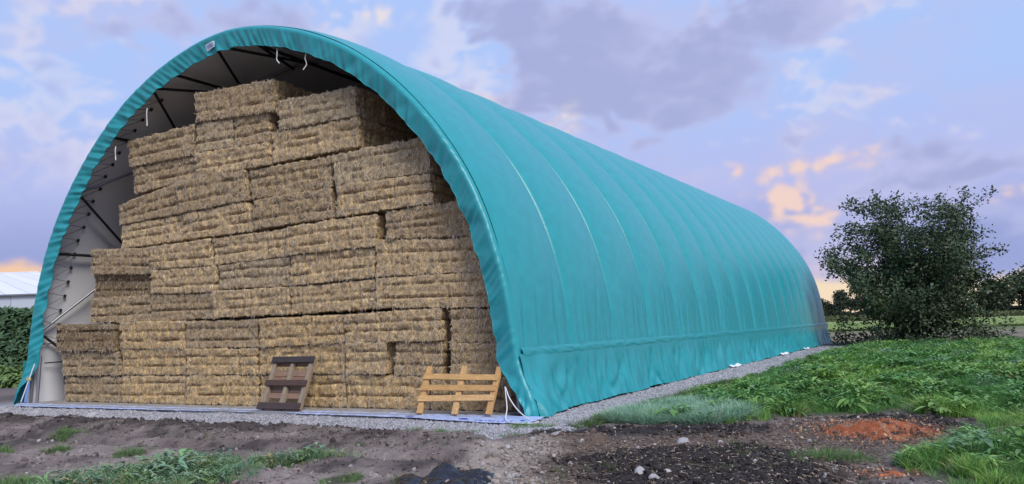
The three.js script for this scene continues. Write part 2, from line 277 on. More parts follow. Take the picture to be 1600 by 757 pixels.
// hood: the valance that turns over the first arch and is laced inwards
function hoodPoint(t, v, seed = 0) {
  const [x0, y0] = prof.at(t), [nx, ny] = prof.nrm(t), arc = t * prof.len, sg = Math.sign(nx) || 1;
  const wdt = .41 - .30 * ss(1.2, -.1, y0) + .012 * Math.sin(arc * 7.3) + .018 * N3(arc * 3.1, 1, 1);
  const a = clamp(v / .3), q = clamp((v - .3) / .7), curl = Math.PI / 2 * a;
  let o = .05 - .1 * (1 - Math.cos(curl)) - wdt * q, z = -.13 * (1 - Math.sin(curl)) + .03;
  const f = .7 * N3(arc * 2.6 + q * .5, q * .4, 3) + .8 * N3(arc * 6.1 - q * 1.6, q * .5, 8);
  z += .06 * f * (.25 + .75 * q) * a + .012 * f * a - .08 * q; o += .012 * N3(arc * 4, 2, 6) * q;
  return [x0 + nx * o + sg * flareAt(y0), y0 + ny * o, z + .25 * ss(1.3, -.1, y0) * (.4 + .6 * q)];
}
const hood = mesh('hood', grid(1100, 16, (u, v) => hoodPoint(u, v), (u, v) => [u * prof.len / 1.7, v * .35]), teal, hall);
{ // hem cord along the hood's inner edge
  const pts = []; for (let i = 0; i <= 400; i++) { const p = hoodPoint(.004 + .992 * i / 400, 1); pts.push([p[0], p[1], p[2] - .005]); }
  mesh('hem', tube(pts, .012, 900, 5), teal, hood);
}
{ // maker's tag, a small white label with a faint grey-blue print
  const cv = document.createElement('canvas'); cv.width = 128; cv.height = 64; const c = cv.getContext('2d');
  c.fillStyle = '#e6ecf4'; c.fillRect(0, 0, 128, 64); c.fillStyle = '#a9b6d6'; c.fillRect(10, 10, 108, 44); c.fillStyle = '#8f9bc4'; for (let i = 0; i < 9; i++) c.fillRect(22 + i * 9, 26 - (i % 3) * 2, 6, 10 + (i % 2) * 3);
  const tx = new THREE.CanvasTexture(cv); tx.colorSpace = THREE.SRGBColorSpace;
  const tt = (() => { let b = .4, e = 9; for (let t = .3; t < .6; t += .001) { const d = Math.abs(prof.at(t)[0] + .62); if (d < e) { e = d; b = t; } } return b; })();
  const g = grid(10, 4, (u, v) => { const p = hoodPoint(tt + (u - .5) * .36 / prof.len, .8 - .27 * v); return [p[0], p[1], p[2] + .05]; });
  mesh('label_tag', g, mat(1, 1, 1, .6, { map: tx }), hood);
}
// steel arches, purlins and braces inside
const arcAt = (t, s, o = -.16) => { const [x, y] = prof.at(t), [nx, ny] = prof.nrm(t); return [x + nx * o, Math.max(-.06, (y + ny * o)) * lerp(1, rise(s), ss(1, 3.5, y)), -s]; };
for (let b = 0; b <= BAYS; b++) { const s = Math.min(LEN - .1, Math.max(.12, b * BAY)), pts = []; for (let i = 0; i <= 48; i++) pts.push(arcAt(i / 48, s)); mesh('arch_frame', tube(pts, .045, 130, 7), steel, hall); }
const nearT = (x, y) => { let b = 0, e = 1e9; for (let t = 0; t <= 1; t += .0008) { const p = prof.at(t), d = (p[0] - x) ** 2 + (p[1] - y) ** 2; if (d < e) { e = d; b = t; } } return b; };
const purlinT = [[-7.5, 4.4], [-4.95, 7.65], [-2.35, 9.0], [.4, 9.5]].map(p => nearT(...p)); purlinT.push(...purlinT.slice(0, 3).map(t => 1 - t));
const joinT = [[-8.1, 2.0], [-6.35, 6.1], [-3.1, 8.7], [-.6, 9.5]].map(p => nearT(...p));
for (const t of purlinT) mesh('purlin', tube([0.1, 9, 18, 27, 36, LEN - .1].map(s => arcAt(t, s, -.24)), .045, 60, 7), dark, hall);
const footT = tAtY(.1, false);
for (const bay of [0, 7, 14]) {
  const s0 = bay * BAY + .12, s1 = (bay + 1) * BAY;
  const pairs = [[joinT[0], footT], [joinT[0], purlinT[0]], [joinT[1], purlinT[0]], [joinT[1], purlinT[1]], [joinT[2], purlinT[1]], [joinT[2], purlinT[2]], [joinT[3], purlinT[2]], [joinT[3], purlinT[3]]];
  for (const [a, b] of pairs) { mesh('brace', bar(arcAt(a, s0, -.22), arcAt(b, s1, -.22), .04), (a === joinT[1] && b === purlinT[1]) || (a === joinT[0] && b === purlinT[0]) ? steel : dark, hall); mesh('brace', bar(arcAt(1 - a, s0, -.22), arcAt(1 - b, s1, -.22), .04), dark, hall); }
}
{ // lacing between the hood and the clips on the lining
  const R = rng(5), pts = [];
  const clip = new THREE.BoxGeometry(.05, .09, .06);
  for (let i = 0; i < 20; i++) {
    const t = lerp(.06, .36, i / 19), inner = hoodPoint(t, 1), t2 = t + .008, c = arcAt(t2, .75 + .08 * R(), -.12), n2 = hoodPoint(t + .0145, 1);
    pts.push([inner, c], [c, n2]);
    const m = mesh('lacing_clip', clip, dark, hall); m.position.set(...c); m.rotation.z = Math.atan2(prof.nrm(t2)[1], prof.nrm(t2)[0]) + Math.PI + .4 * (R() - .5);
  }
  mesh('lacing_cord', mergeGeometries(pts.map(([a, b]) => bar(a, b, .008, 4))), mat(.12, .12, .13, .8), hall);
}
for (const [x, y, l, k] of [[-3.2, 8.0, .5, .03], [-4.5, 7.1, .4, .04], [1.6, 8.8, .42, .1], [2.55, 8.5, .42, -.08]])
  mesh('rope_end', tube([[x, y, -.12], [x + k * .2, y - l * .35, -.1], [x - k * .1, y - l * .7, -.12], [x + k, y - l, -.1]], .014, 16, 6), rope, hall);
{ // foot of the arch, left: upright, strap rail and a black bar on the lining; right: rope on the ground
  mesh('foot_post', bar([-7.72, -.08, -.05], [-7.72, 1.25, -.12], .045), steel, hall);
  mesh('strap_rail', bar([-7.95, 1.05, -.4], [-7.83, 1.12, -2.9], .018, 6), dark, hall);
  mesh('strap_rail', bar([-7.9, 1.62, -.3], [-7.86, 1.62, -1.1], .014, 6), steel, hall);
  mesh('tension_bar', bar([-7.8, .42, -.95], [-7.78, 1.62, -.95], .042, 6), dark, hall);
  mesh('ratchet', new THREE.BoxGeometry(.12, .1, .08), mat(.55, .5, .25, .6), hall).position.set(-7.98, .62, .05);
  mesh('strap', grid(4, 12, (u, v) => [-7.75 - .45 * v + (u - .5) * .06, 1.05 - 1.1 * v, .03 + .1 * v]), white, hall);
  mesh('strap', grid(3, 8, (u, v) => [-7.96 + (u - .5) * .14 - .06 * v, .55 - .6 * v, .06 + .05 * v]), mat(.2, .35, .7, .7), hall);
  mesh('guy_rope', tube([[7.98, .5, .2], [8.04, .3, .28], [8.12, .1, .4], [8.28, -.08, .75], [8.62, -.1, 1.05], [8.95, -.1, 1.0], [8.98, -.1, .75], [8.75, -.09, .62], [8.4, .06, .45], [8.12, .3, .3], [8.0, .48, .21]], .012, 90, 6), rope, hall);
}
mesh('end_wall', (() => { const sh = new THREE.Shape(); for (let i = 0; i <= 120; i++) { const p = arcAt(i / 120, LEN - .03, -.08); i ? sh.lineTo(p[0], p[1]) : sh.moveTo(p[0], p[1]); } const g = new THREE.ExtrudeGeometry(sh, { depth: .03, bevelEnabled: false }); g.translate(0, 0, -LEN + .02); return g; })(), white, hall);

// floor slab and the plastic film that sticks out in front of it
const hallRot = (o, x = 0, y = 0, z = 0) => { const [wx, wz] = toWorld(x, z); o.position.set(wx, y, wz); o.rotation.y = TH; return o; };
{
  const g = new THREE.BoxGeometry(15.75, .12, 45.6); g.translate(0, -.14, -22.4);
  hallRot(structure('floor_slab', g, mat(.36, .36, .36, .9)));
  const cv = document.createElement('canvas'); cv.width = 2048; cv.height = 128; const c = cv.getContext('2d'), R = rng(77);
  c.fillStyle = '#b2c4ea'; c.fillRect(0, 0, 2048, 128);
  for (let i = 0; i < 900; i++) { c.fillStyle = `rgba(${150 + 40 * R() | 0},${150 + 30 * R() | 0},${150 + 20 * R() | 0},${.1 + .25 * R()})`; c.fillRect(R() * 2048, R() * 128, 2 + R() * 14, 1 + R() * 3); }
  const X = x => (x + 8.1) / 17 * 2048; c.fillStyle = '#2238a8';
  for (const x of [1.55, 5.85, 7.3]) { c.beginPath(); c.ellipse(X(x), 84, 15, 11, 0, 0, 7); c.fill(); }
  for (const [x0, x1] of [[1.8, 2.9], [7.65, 8.5]]) for (let x = x0; x < x1; x += .1) { if (R() < .25) continue; c.fillRect(X(x), 84 + R() * 8, 4 + R() * 4, 8 + R() * 12); if (R() < .5) c.fillRect(X(x), 90 + R() * 6, 11, 5); }
  c.fillRect(X(8.62), 60, 8, 26);
  const tx = new THREE.CanvasTexture(cv); tx.colorSpace = THREE.SRGBColorSpace;
  const edge = x => .52 + .12 * N3(x * .8, 1, 1) + .5 * ss(5, 8.6, x) - .1 * ss(-4, 1, x) * ss(5, 2, x);
  const film = mesh('plastic_film', grid(420, 14, (u, v) => { const x = lerp(-8.05, 8.85, u), z = lerp(.22, edge(x), v); return [x, -.068 - .045 * v + .014 * N3(x * 2.2, v * 2, 3) + .012 * N3(x * 7, v * 3, 1), z]; }, (u, v) => [u, 1 - v]), mat(1, 1, 1, .45, { map: tx }));
  hallRot(film); tag(film, 'pale blue printed plastic film lying along the front of the slab', 'plastic film');
}

// ---------------------------------------------------------------- straw bales
const straw = (() => {
  const n = 1024, col = new Float32Array(n * n * 3).fill(.3), hgt = new Float32Array(n * n), R = rng(21);
  for (let i = 0; i < n * n; i++) { const k = .85 + .3 * R(); col[i * 3] = .22 * k; col[i * 3 + 1] = .17 * k; col[i * 3 + 2] = .105 * k; }
  const count = 11000;
  for (let k = 0; k < count; k++) {
    const cx = R() * n, cy = R() * n, len = 22 + R() * R() * 110, ang = R() < .7 ? Math.PI / 2 + (R() + R() - 1) * .9 : R() * Math.PI, w = 1.4 + R() * 3.0, top = .25 + .75 * k / count, tone = .4 + .95 * Math.pow(R(), 1.1), hue = R(), bend = (R() - .5) * .6;
    const tr = tone * lerp(.98, .86, hue), tg = tone * lerp(.82, .75, hue), tb = tone * lerp(.5, .6, hue);
    for (let s = -len / 2; s < len / 2; s += .8) {
      const a = ang + bend * s / len, px = cx + Math.cos(a) * s, py = cy + Math.sin(a) * s;
      for (let q = -w; q <= w; q += .8) { const x = ((Math.round(px - Math.sin(a) * q) % n) + n) % n, y = ((Math.round(py + Math.cos(a) * q) % n) + n) % n, o = y * n + x; col[o * 3] = tr; col[o * 3 + 1] = tg; col[o * 3 + 2] = tb; hgt[o] = top * (1 - .4 * Math.abs(q) / w); }
    }
  }
  const lump = (i, j) => .72 + .28 * tileNoise(i, j, n, 18, 4) + .3 * (tileNoise(i, j, n, 42, 9) - .5);
  return { map: texture(n, (i, j) => { const o = (j * n + i) * 3, l = lump(i, j); return [col[o] * l, col[o + 1] * l, col[o + 2] * l]; }), bump: texture(n, (i, j) => hgt[j * n + i], false) };
})();
const strawMat = (r, g, b) => mat(r, g, b, .92, { map: straw.map, bumpMap: straw.bump, bumpScale: .05 });
const strawKinds = { gold: strawMat(1.46, 1.2, .83), beige: strawMat(1.42, 1.21, .92), grey: strawMat(1.15, 1.04, .88), brown: strawMat(.6, .48, .35), dull: strawMat(1.05, .89, .69) };
const strawStick = (() => { const g = new THREE.BufferGeometry(); g.setAttribute('position', new THREE.Float32BufferAttribute([-.5, -.5, 0, .5, -.5, 0, .5, .5, 0, -.5, .5, 0], 3)); g.setAttribute('normal', new THREE.Float32BufferAttribute([0, 0, 1, 0, 0, 1, 0, 0, 1, 0, 0, 1], 3)); g.setAttribute('uv', new THREE.Float32BufferAttribute([0, 0, 1, 0, 1, 1, 0, 1], 2)); g.setIndex([0, 1, 2, 0, 2, 3]); return g; })();
const stickMat = mat(1, 1, 1, .85);
const bales = [
  [1, -7.15, 0.65, -4.67, 0.65, -4.66, -0.01, -7.13, -0.01],
  [1, -4.59, 0.67, -2.01, 0.67, -1.98, -0.08, -4.58, -0.07],
  [1, -1.96, 0.67, 0.58, 0.67, 0.6, -0.1, -1.95, -0.08],
  [1, 0.62, 0.67, 3.32, 0.7, 3.35, -0.09, 0.62, -0.1],
  [1, 3.36, 0.7, 5.69, 0.67, 5.7, -0.07, 3.38, -0.09],
  [1, 5.74, 0.67, 7.75, 0.67, 7.77, -0.04, 5.74, -0.06],
  [2, -7.21, 1.36, -4.69, 1.34, -4.67, 0.67, -7.15, 0.67],
  [2, -4.61, 1.4, -2.02, 1.39, -2.01, 0.69, -4.59, 0.69],
  [2, -1.97, 1.39, 0.58, 1.35, 0.58, 0.69, -1.96, 0.69],
  [2, 0.62, 1.35, 3.35, 1.43, 3.34, 0.71, 0.62, 0.69],
  [2, 3.39, 1.43, 4.59, 1.43, 4.57, 0.7, 3.38, 0.71],
  [2, 4.77, 1.44, 6.08, 1.42, 6.05, 0.67, 4.75, 0.67],
  [2, 6.29, 1.37, 7.75, 1.35, 7.75, 0.67, 6.27, 0.67],
  [3, -7.42, 2.15, -4.77, 2.11, -4.75, 1.34, -7.33, 1.38],
  [3, -4.63, 2.16, -2.03, 2.12, -2.02, 1.37, -4.61, 1.4],
  [3, -2.0, 2.1, 0.6, 2.08, 0.6, 1.37, -1.99, 1.39],
  [3, 0.65, 2.08, 3.34, 2.08, 3.35, 1.43, 0.65, 1.36],
  [3, 3.38, 2.08, 6.09, 2.14, 6.08, 1.42, 3.37, 1.43],
  [3, 6.31, 2.11, 7.77, 2.08, 7.75, 1.36, 6.29, 1.37],
  [4, -6.03, 2.88, -3.48, 2.88, -3.44, 2.14, -6.0, 2.17],
  [4, -3.45, 2.88, -1.0, 2.8, -0.97, 2.15, -3.44, 2.14],
  [4, -0.98, 2.85, 1.65, 2.83, 1.67, 2.16, -0.97, 2.15],
  [4, 1.67, 2.83, 4.25, 2.89, 4.28, 2.2, 1.69, 2.16],
  [4, 4.27, 2.9, 7.32, 2.89, 7.32, 2.11, 4.3, 2.2],
  [5, -6.02, 3.57, -3.64, 3.43, -3.6, 2.8, -6.03, 2.88],
  [5, -3.38, 3.54, -0.87, 3.51, -0.89, 2.81, -3.4, 2.89],
  [5, -0.82, 3.5, 1.63, 3.57, 1.65, 2.85, -0.82, 2.89],
  [5, 1.67, 3.59, 4.27, 3.6, 4.25, 2.92, 1.67, 2.85],
  [5, 4.31, 3.78, 7.2, 3.65, 7.21, 2.89, 4.29, 2.92],
  [6, -6.01, 4.3, -3.47, 4.17, -3.46, 3.44, -5.99, 3.57],
  [6, -3.42, 4.2, -1.06, 4.25, -1.03, 3.52, -3.41, 3.56],
  [6, -1.01, 4.24, 1.55, 4.29, 1.57, 3.59, -0.98, 3.53],
  [6, 1.57, 4.31, 4.39, 4.38, 4.34, 3.63, 1.59, 3.61],
  [6, 4.61, 4.41, 7.07, 4.49, 7.09, 3.66, 4.6, 3.77],
  [7, -4.78, 4.9, -2.21, 5.0, -2.18, 4.28, -4.68, 4.24],
  [7, -2.16, 4.99, 0.25, 5.1, 0.43, 4.32, -2.13, 4.29],
  [7, 0.45, 5.11, 2.99, 5.17, 3.1, 4.43, 0.47, 4.35],
  [7, 3.17, 5.18, 5.89, 5.17, 5.92, 4.49, 3.18, 4.42],
  [8, -4.83, 5.48, -2.42, 5.86, -2.26, 5.02, -4.78, 4.92],
  [8, -2.4, 5.91, 0.18, 5.92, 0.25, 5.13, -2.23, 5.01],
  [8, 0.25, 5.9, 2.96, 5.95, 2.99, 5.18, 0.34, 5.14],
  [8, 3.06, 5.94, 5.89, 6.04, 5.89, 5.19, 3.13, 5.18],
  [9, -4.3, 6.51, -1.71, 6.55, -1.68, 5.93, -4.17, 5.76],
  [9, -1.66, 6.59, 0.98, 6.55, 1.02, 5.97, -1.65, 5.9],
  [9, 1.03, 6.81, 3.81, 6.79, 3.82, 6.08, 1.07, 6.0],
  [10, -4.43, 7.28, -1.72, 7.41, -1.68, 6.56, -4.33, 6.53],
  [10, -1.67, 7.4, -0.3, 7.38, -0.28, 6.59, -1.66, 6.61],
  [10, -0.28, 7.37, 0.96, 7.32, 1.0, 6.57, -0.26, 6.58],
  [10, 1.29, 7.57, 3.81, 7.53, 3.81, 6.81, 1.31, 6.8],
  [11, -1.68, 8.24, 1.21, 8.16, 1.22, 7.31, -1.64, 7.43]
];
function baleShape(q, depth, seed, fine) { // q: top left, top right, bottom right, bottom left in the front plane, about the bale's base
  const R = rng(seed * 97 + 13), [ax, ay, bx, by, cx, cy, dx, dy] = q, wdt = (bx + cx - ax - dx) / 2, hh = (ay + by - cy - dy) / 2;
  const lines = [.30 + .12 * R(), .62 + .14 * R()], deep = [.08 + .09 * R(), .04 + .11 * R()], bow = (R() - .4) * .05, tilt = (R() - .5) * .1, so = seed * 7.31, lean = (R() - .5) * .06;
  const r = .055, crowd = x => { const t = x * 2; return .5 * Math.sign(t) * (1 - Math.pow(1 - Math.abs(t), 1.35)); };
  const map = (a, b, c) => { // a across, b up, c forward, each -.5 to .5
    let X = crowd(a) * wdt, Y = crowd(b) * hh, Zc = crowd(c) * depth;
    const ix = clamp(X, -wdt / 2 + r, wdt / 2 - r), iy = clamp(Y, -hh / 2 + r, hh / 2 - r), iz = clamp(Zc, -depth / 2 + r, depth / 2 - r);
    let nx = X - ix, ny = Y - iy, nz = Zc - iz; const l = Math.hypot(nx, ny, nz) || 1; nx /= l; ny /= l; nz /= l;
    const k = l > 1e-6 ? Math.min(1, r / l) : 0; X = ix + nx * r * (l > 1e-6 ? 1 : 0); Y = iy + ny * r * (l > 1e-6 ? 1 : 0); Zc = iz + nz * r * (l > 1e-6 ? 1 : 0);
    const u = X / wdt + .5, v = Y / hh + .5;
    // flake ribs, twine lines and tufted surface
    let off = .05 * fbm(X * 3.2 + so, Y * 4.5, Zc * 3.2, 3) + .035 * N3(X * 9 + so, Y * 9, Zc * 9) + .01 * N3(X * 21, Y * 13 + so, Zc * 21);
    const rib = Math.abs(N3(nz > .5 ? X * 3.4 + so : Zc * 4.6 + so, Y * .35, 2)); off -= (nz > .5 ? .03 : .07) * ss(.12, 0, rib) * (Math.abs(ny) < .6 ? 1 : .3);
    if (nz > .4 || Math.abs(nx) > .4) lines.forEach((L, i) => { const d = v - L - tilt * (u - .5) - .025 * N3(X * 2.1 + so, i * 5, 1); off -= deep[i] * Math.exp(-d * d / .0008) * (.55 + .9 * N3(X * 1.3 + so, i * 3, 7) + .35 * N3(X * 6, i, so)); });
    const top = lerp(ay, by, u) + bow * Math.sin(Math.PI * u), bot = lerp(dy, cy, u), lx = lerp(dx, ax, v), rx = lerp(cx, bx, v);
    return [lerp(lx, rx, u) + nx * off, lerp(bot, top, v) + ny * off, Zc + lean * (v - .5) + nz * off];
  };
  const parts = [], nw = fine ? Math.max(24, Math.round(wdt / .034)) : 16, nh = fine ? 24 : 8, nd = fine ? 26 : 8;
  const du = R() * 3, dv = R() * 3, ts = 1.55;
  const face = (nu, nv, f, uvf) => parts.push(grid(nu, nv, f, (u, v, p) => uvf(p)));
  face(nw, nh, (u, v) => map(u - .5, v - .5, .5), p => [du + p[0] / ts, dv + p[1] / ts]);
  face(nd, nh, (u, v) => map(.5, v - .5, .5 - u), p => [du + .3 - p[2] / ts, dv + p[1] / ts]);
  face(nw, nd, (u, v) => map(u - .5, .5, .5 - v), p => [du + p[0] / ts, dv - p[2] / ts]);
  face(12, 8, (u, v) => map(-.5, v - .5, u - .5), p => [du + p[2] / ts, dv + p[1] / ts]);
  face(12, 6, (u, v) => map(.5 - u, v - .5, -.5), p => [du + p[0] / ts, dv + p[1] / ts]);
  face(12, 6, (u, v) => map(u - .5, -.5, v - .5), p => [du + p[0] / ts, dv + p[2] / ts]);
  const g = mergeGeometries(parts), P = g.attributes.position, Nn = g.attributes.normal, acc = new Map();
  for (let i = 0; i < P.count; i++) { const k = `${P.getX(i).toFixed(4)},${P.getY(i).toFixed(4)},${P.getZ(i).toFixed(4)}`; let e = acc.get(k); if (!e) acc.set(k, e = [0, 0, 0, []]); e[0] += Nn.getX(i); e[1] += Nn.getY(i); e[2] += Nn.getZ(i); e[3].push(i); }
  for (const e of acc.values()) { const l = Math.hypot(e[0], e[1], e[2]) || 1; for (const i of e[3]) Nn.setXYZ(i, e[0] / l, e[1] / l, e[2] / l); }
  return { g, map, wdt, hh };
}
const ord = ['', 'first', 'second', 'third', 'fourth', 'fifth', 'sixth', 'seventh', 'eighth', 'ninth', 'tenth', 'eleventh'];
const rowWord = r => r === 1 ? 'bottom row' : r === 11 ? 'topmost row' : `${ord[r]} row up`;
function makeBale(q, zFront, depth, seed, kind, label, group, sticks) {
  const bx = (q[4] + q[6]) / 2, by = Math.min(q[5], q[7]), R = rng(seed * 131 + 7), dz = (R() - .5) * .1;
  const rel = q.map((v, i) => v - (i % 2 ? by : bx) + (i === 0 || i === 6 ? .002 : i === 2 || i === 4 ? -.002 : i === 1 || i === 3 ? .004 : -.003)), zc = zFront - depth / 2 + dz, [wx, wz] = toWorld(bx, zc);
  const t = thing('straw_bale', label, 'straw bale', [wx, by, wz], TH, group), { g, map, wdt, hh } = baleShape(rel, depth, seed, sticks > 0);
  mesh('bale_body', g, strawKinds[kind], t);
  if (sticks) {
    const list = [];
    for (let i = 0; i < sticks; i++) {
      const w = R(), edge = false; let p, face = 0;
      if (w < .74) p = map(R() - .5, edge ? (R() < .5 ? -.49 : .49) : R() - .5, .5); else if (w < .88) { p = map(.5, R() - .5, R() - .5); face = 1; } else { p = map(R() - .5, .5, .5 - R() * .5); face = 2; }
      const a = R() < .5 ? (R() + R() - 1) * .9 : R() * 6.28, out = (R() - .45) * .22;
      const qn = face === 0 ? eq(out, (R() - .5) * .8, a) : face === 1 ? eq(0, Math.PI / 2 + (R() - .5) * .6, 0).multiply(eq(out, 0, a)) : eq(-Math.PI / 2 + out, 0, a);
      const k = .38 + .3 * R(); list.push({ p: V(p[0] + (face === 1 ? .012 : 0), p[1] + (face === 2 ? .012 : 0), p[2] + (face === 0 ? .015 : 0)), q: qn, s: V(.007 + .008 * R(), .04 + .08 * R(), 1), c: [k, k * .84, k * .6] });
    }
    instanced('loose_straw', strawStick, stickMat, list, t);
  }
  return t;
}
const kindOf = (row, k) => { const set = { 1: ['dull', 'gold', 'gold', 'gold', 'gold', 'dull'], 2: ['dull', 'gold', 'gold', 'gold', 'beige', 'dull', 'dull'], 3: ['brown', 'gold', 'dull', 'gold', 'beige', 'dull'], 4: ['dull', 'dull', 'beige', 'beige', 'beige'], 5: ['brown', 'beige', 'grey', 'beige', 'beige'], 6: ['dull', 'beige', 'beige', 'beige', 'dull'], 7: ['beige', 'beige', 'dull', 'beige'], 8: ['dull', 'dull', 'dull', 'grey'], 9: ['dull', 'beige', 'beige'], 10: ['dull', 'grey', 'dull', 'grey'], 11: ['dull'] }; return set[row][k]; };
{
  const seen = {};
  bales.forEach((b, i) => {
    const row = b[0], k = seen[row] = (seen[row] ?? 0) + 1, q = b.slice(1), total = bales.filter(o => o[0] === row).length;
    if (row === 1) { q[5] = q[7] = -.072; }
    const kind = kindOf(row, k - 1), look = { gold: 'golden', beige: 'beige', grey: 'greyish', brown: 'weathered dark brown', dull: 'dull tan' }[kind];
    const which = total === 1 ? 'on its own at the very top of the stack' : k === total ? `last on the right in the ${rowWord(row)}` : k === 1 ? `leftmost in the ${rowWord(row)}` : `${ord[k]} from the left in the ${rowWord(row)}`;
    const area = (q[2] - q[0]) * (q[1] - q[7]);
    const z = row === 3 && k === 1 ? -.3 : row === 5 && k === 1 ? -.62 : -.45;
    makeBale(q, z, 1.2, i + 1, kind, `${look} straw bale, ${which}`, 'stacked straw bales', Math.round(330 * area));
    if (k === total && row < 9 || row >= 9 && (k === total)) for (const rank of row >= 7 ? [1, 2, 3] : [1]) // the bales behind, where their ends show beside or above the front ones
      makeBale(q.map((v, j) => v + (j % 2 ? 0 : .04 * rank * ((i % 3) - 1))), -.45 - 1.24 * rank, 1.2, 100 + i * 4 + rank, 'grey', `straw bale ${ord[rank]} behind the right end of the ${rowWord(row)}`, 'straw bales behind the front stack', 0);
  });
}

// ---------------------------------------------------------------- pallets leaning on the bales
const woodTex = texture(512, (i, j) => { const w = tileNoise(i * .12 | 0, j, 512, 90, 3) * .5 + tileNoise(i, j, 512, 24, 4) * .3 + tileNoise((i * .06) | 0, j, 512, 200, 8) * .4; const k = .4 + .62 * w, g = tileNoise(i, j, 512, 6, 17); return [k, k * lerp(.99, .95, g), k * lerp(.98, .88, g)]; });
const woodBump = texture(512, (i, j) => tileNoise(i * .1 | 0, j, 512, 120, 3), false);
const wood = (r, g, b) => mat(r, g, b, .85, { map: woodTex, bumpMap: woodBump, bumpScale: .003 });
function plank(l, h, d, seed) { // board with softened edges, grain along x
  const sh = new THREE.Shape(), b = Math.min(h, d) * .12; sh.moveTo(-l / 2 + b, -h / 2); sh.lineTo(l / 2 - b, -h / 2); sh.lineTo(l / 2, -h / 2 + b); sh.lineTo(l / 2, h / 2 - b); sh.lineTo(l / 2 - b, h / 2); sh.lineTo(-l / 2 + b, h / 2); sh.lineTo(-l / 2, h / 2 - b); sh.lineTo(-l / 2, -h / 2 + b);
  const g = new THREE.ExtrudeGeometry(sh, { depth: d - .008, bevelEnabled: true, bevelThickness: .004, bevelSize: .004, bevelSegments: 1 }); g.translate(0, 0, -d / 2 + .004);
  const uv = g.attributes.uv; for (let i = 0; i < uv.count; i++) uv.setXY(i, uv.getX(i) * .8 + seed * .37, uv.getY(i) * 1.6 + seed * .61); return g;
}
function leaning(name, label, x, z, tilt, yaw, category = 'pallet') { const [wx, wz] = toWorld(x, z), g = thing(name, label, category, [wx, -.06, wz], TH + yaw); g.rotation.order = 'YXZ'; g.rotation.x = -tilt; return g; }
{
  const p = leaning('wooden_pallet', 'weathered dark brown wooden pallet leaning on the bales left of centre', 2.08, .32, .42, 0);
  const dk = [wood(.085, .065, .062), wood(.11, .07, .06), wood(.065, .055, .06)], rd = [wood(.34, .2, .14), wood(.38, .25, .18), wood(.28, .2, .15)], st = wood(.4, .33, .25);
  [[.07, 1.3, .15], [.63, 1.26, .13], [1.21, 1.3, .14]].forEach(([y, l, h], i) => mesh('runner_board', plank(l, h, .045, i), dk[i], p).position.set((i - 1) * .012, y, .075));
  for (const x of [-.56, 0, .56]) { const m = mesh('stringer', plank(1.28, .09, .1, x + 3), st, p); m.rotation.z = Math.PI / 2; m.position.set(x, .65, 0); }
  [.12, .36, .52, .76, .92, 1.16].forEach((y, i) => mesh('deck_board', plank(1.2, i % 2 ? .13 : .15, .03, i + 5), rd[i % 3], p).position.set(.005 * (i % 2), y, -.068));
  shade(p);
}
{
  const p = leaning('pine_pallet', 'pale new pine pallet with three boards leaning on the bales beside the right flap', 6.86, .38, .44, -.02);
  const w = [wood(.8, .5, .2), wood(.84, .54, .24), wood(.74, .45, .18)];
  [-.86, .02, .85].forEach((x, i) => { const m = mesh('upright', plank(i === 2 ? 1.0 : 1.04, .12, .06, i), w[i], p); m.rotation.z = Math.PI / 2 + (i === 1 ? .03 : .012) - .03 * i; m.position.set(x, .53, 0); });
  [[.34, .028], [.56, 0.004], [.80, -.012]].forEach(([y, r], i) => { const m = mesh('cross_board', plank(1.84, .12, .028, i + 4), w[(i + 1) % 3], p); m.rotation.z = r; m.position.set(-.02, y, .046); });
  shade(p);
}

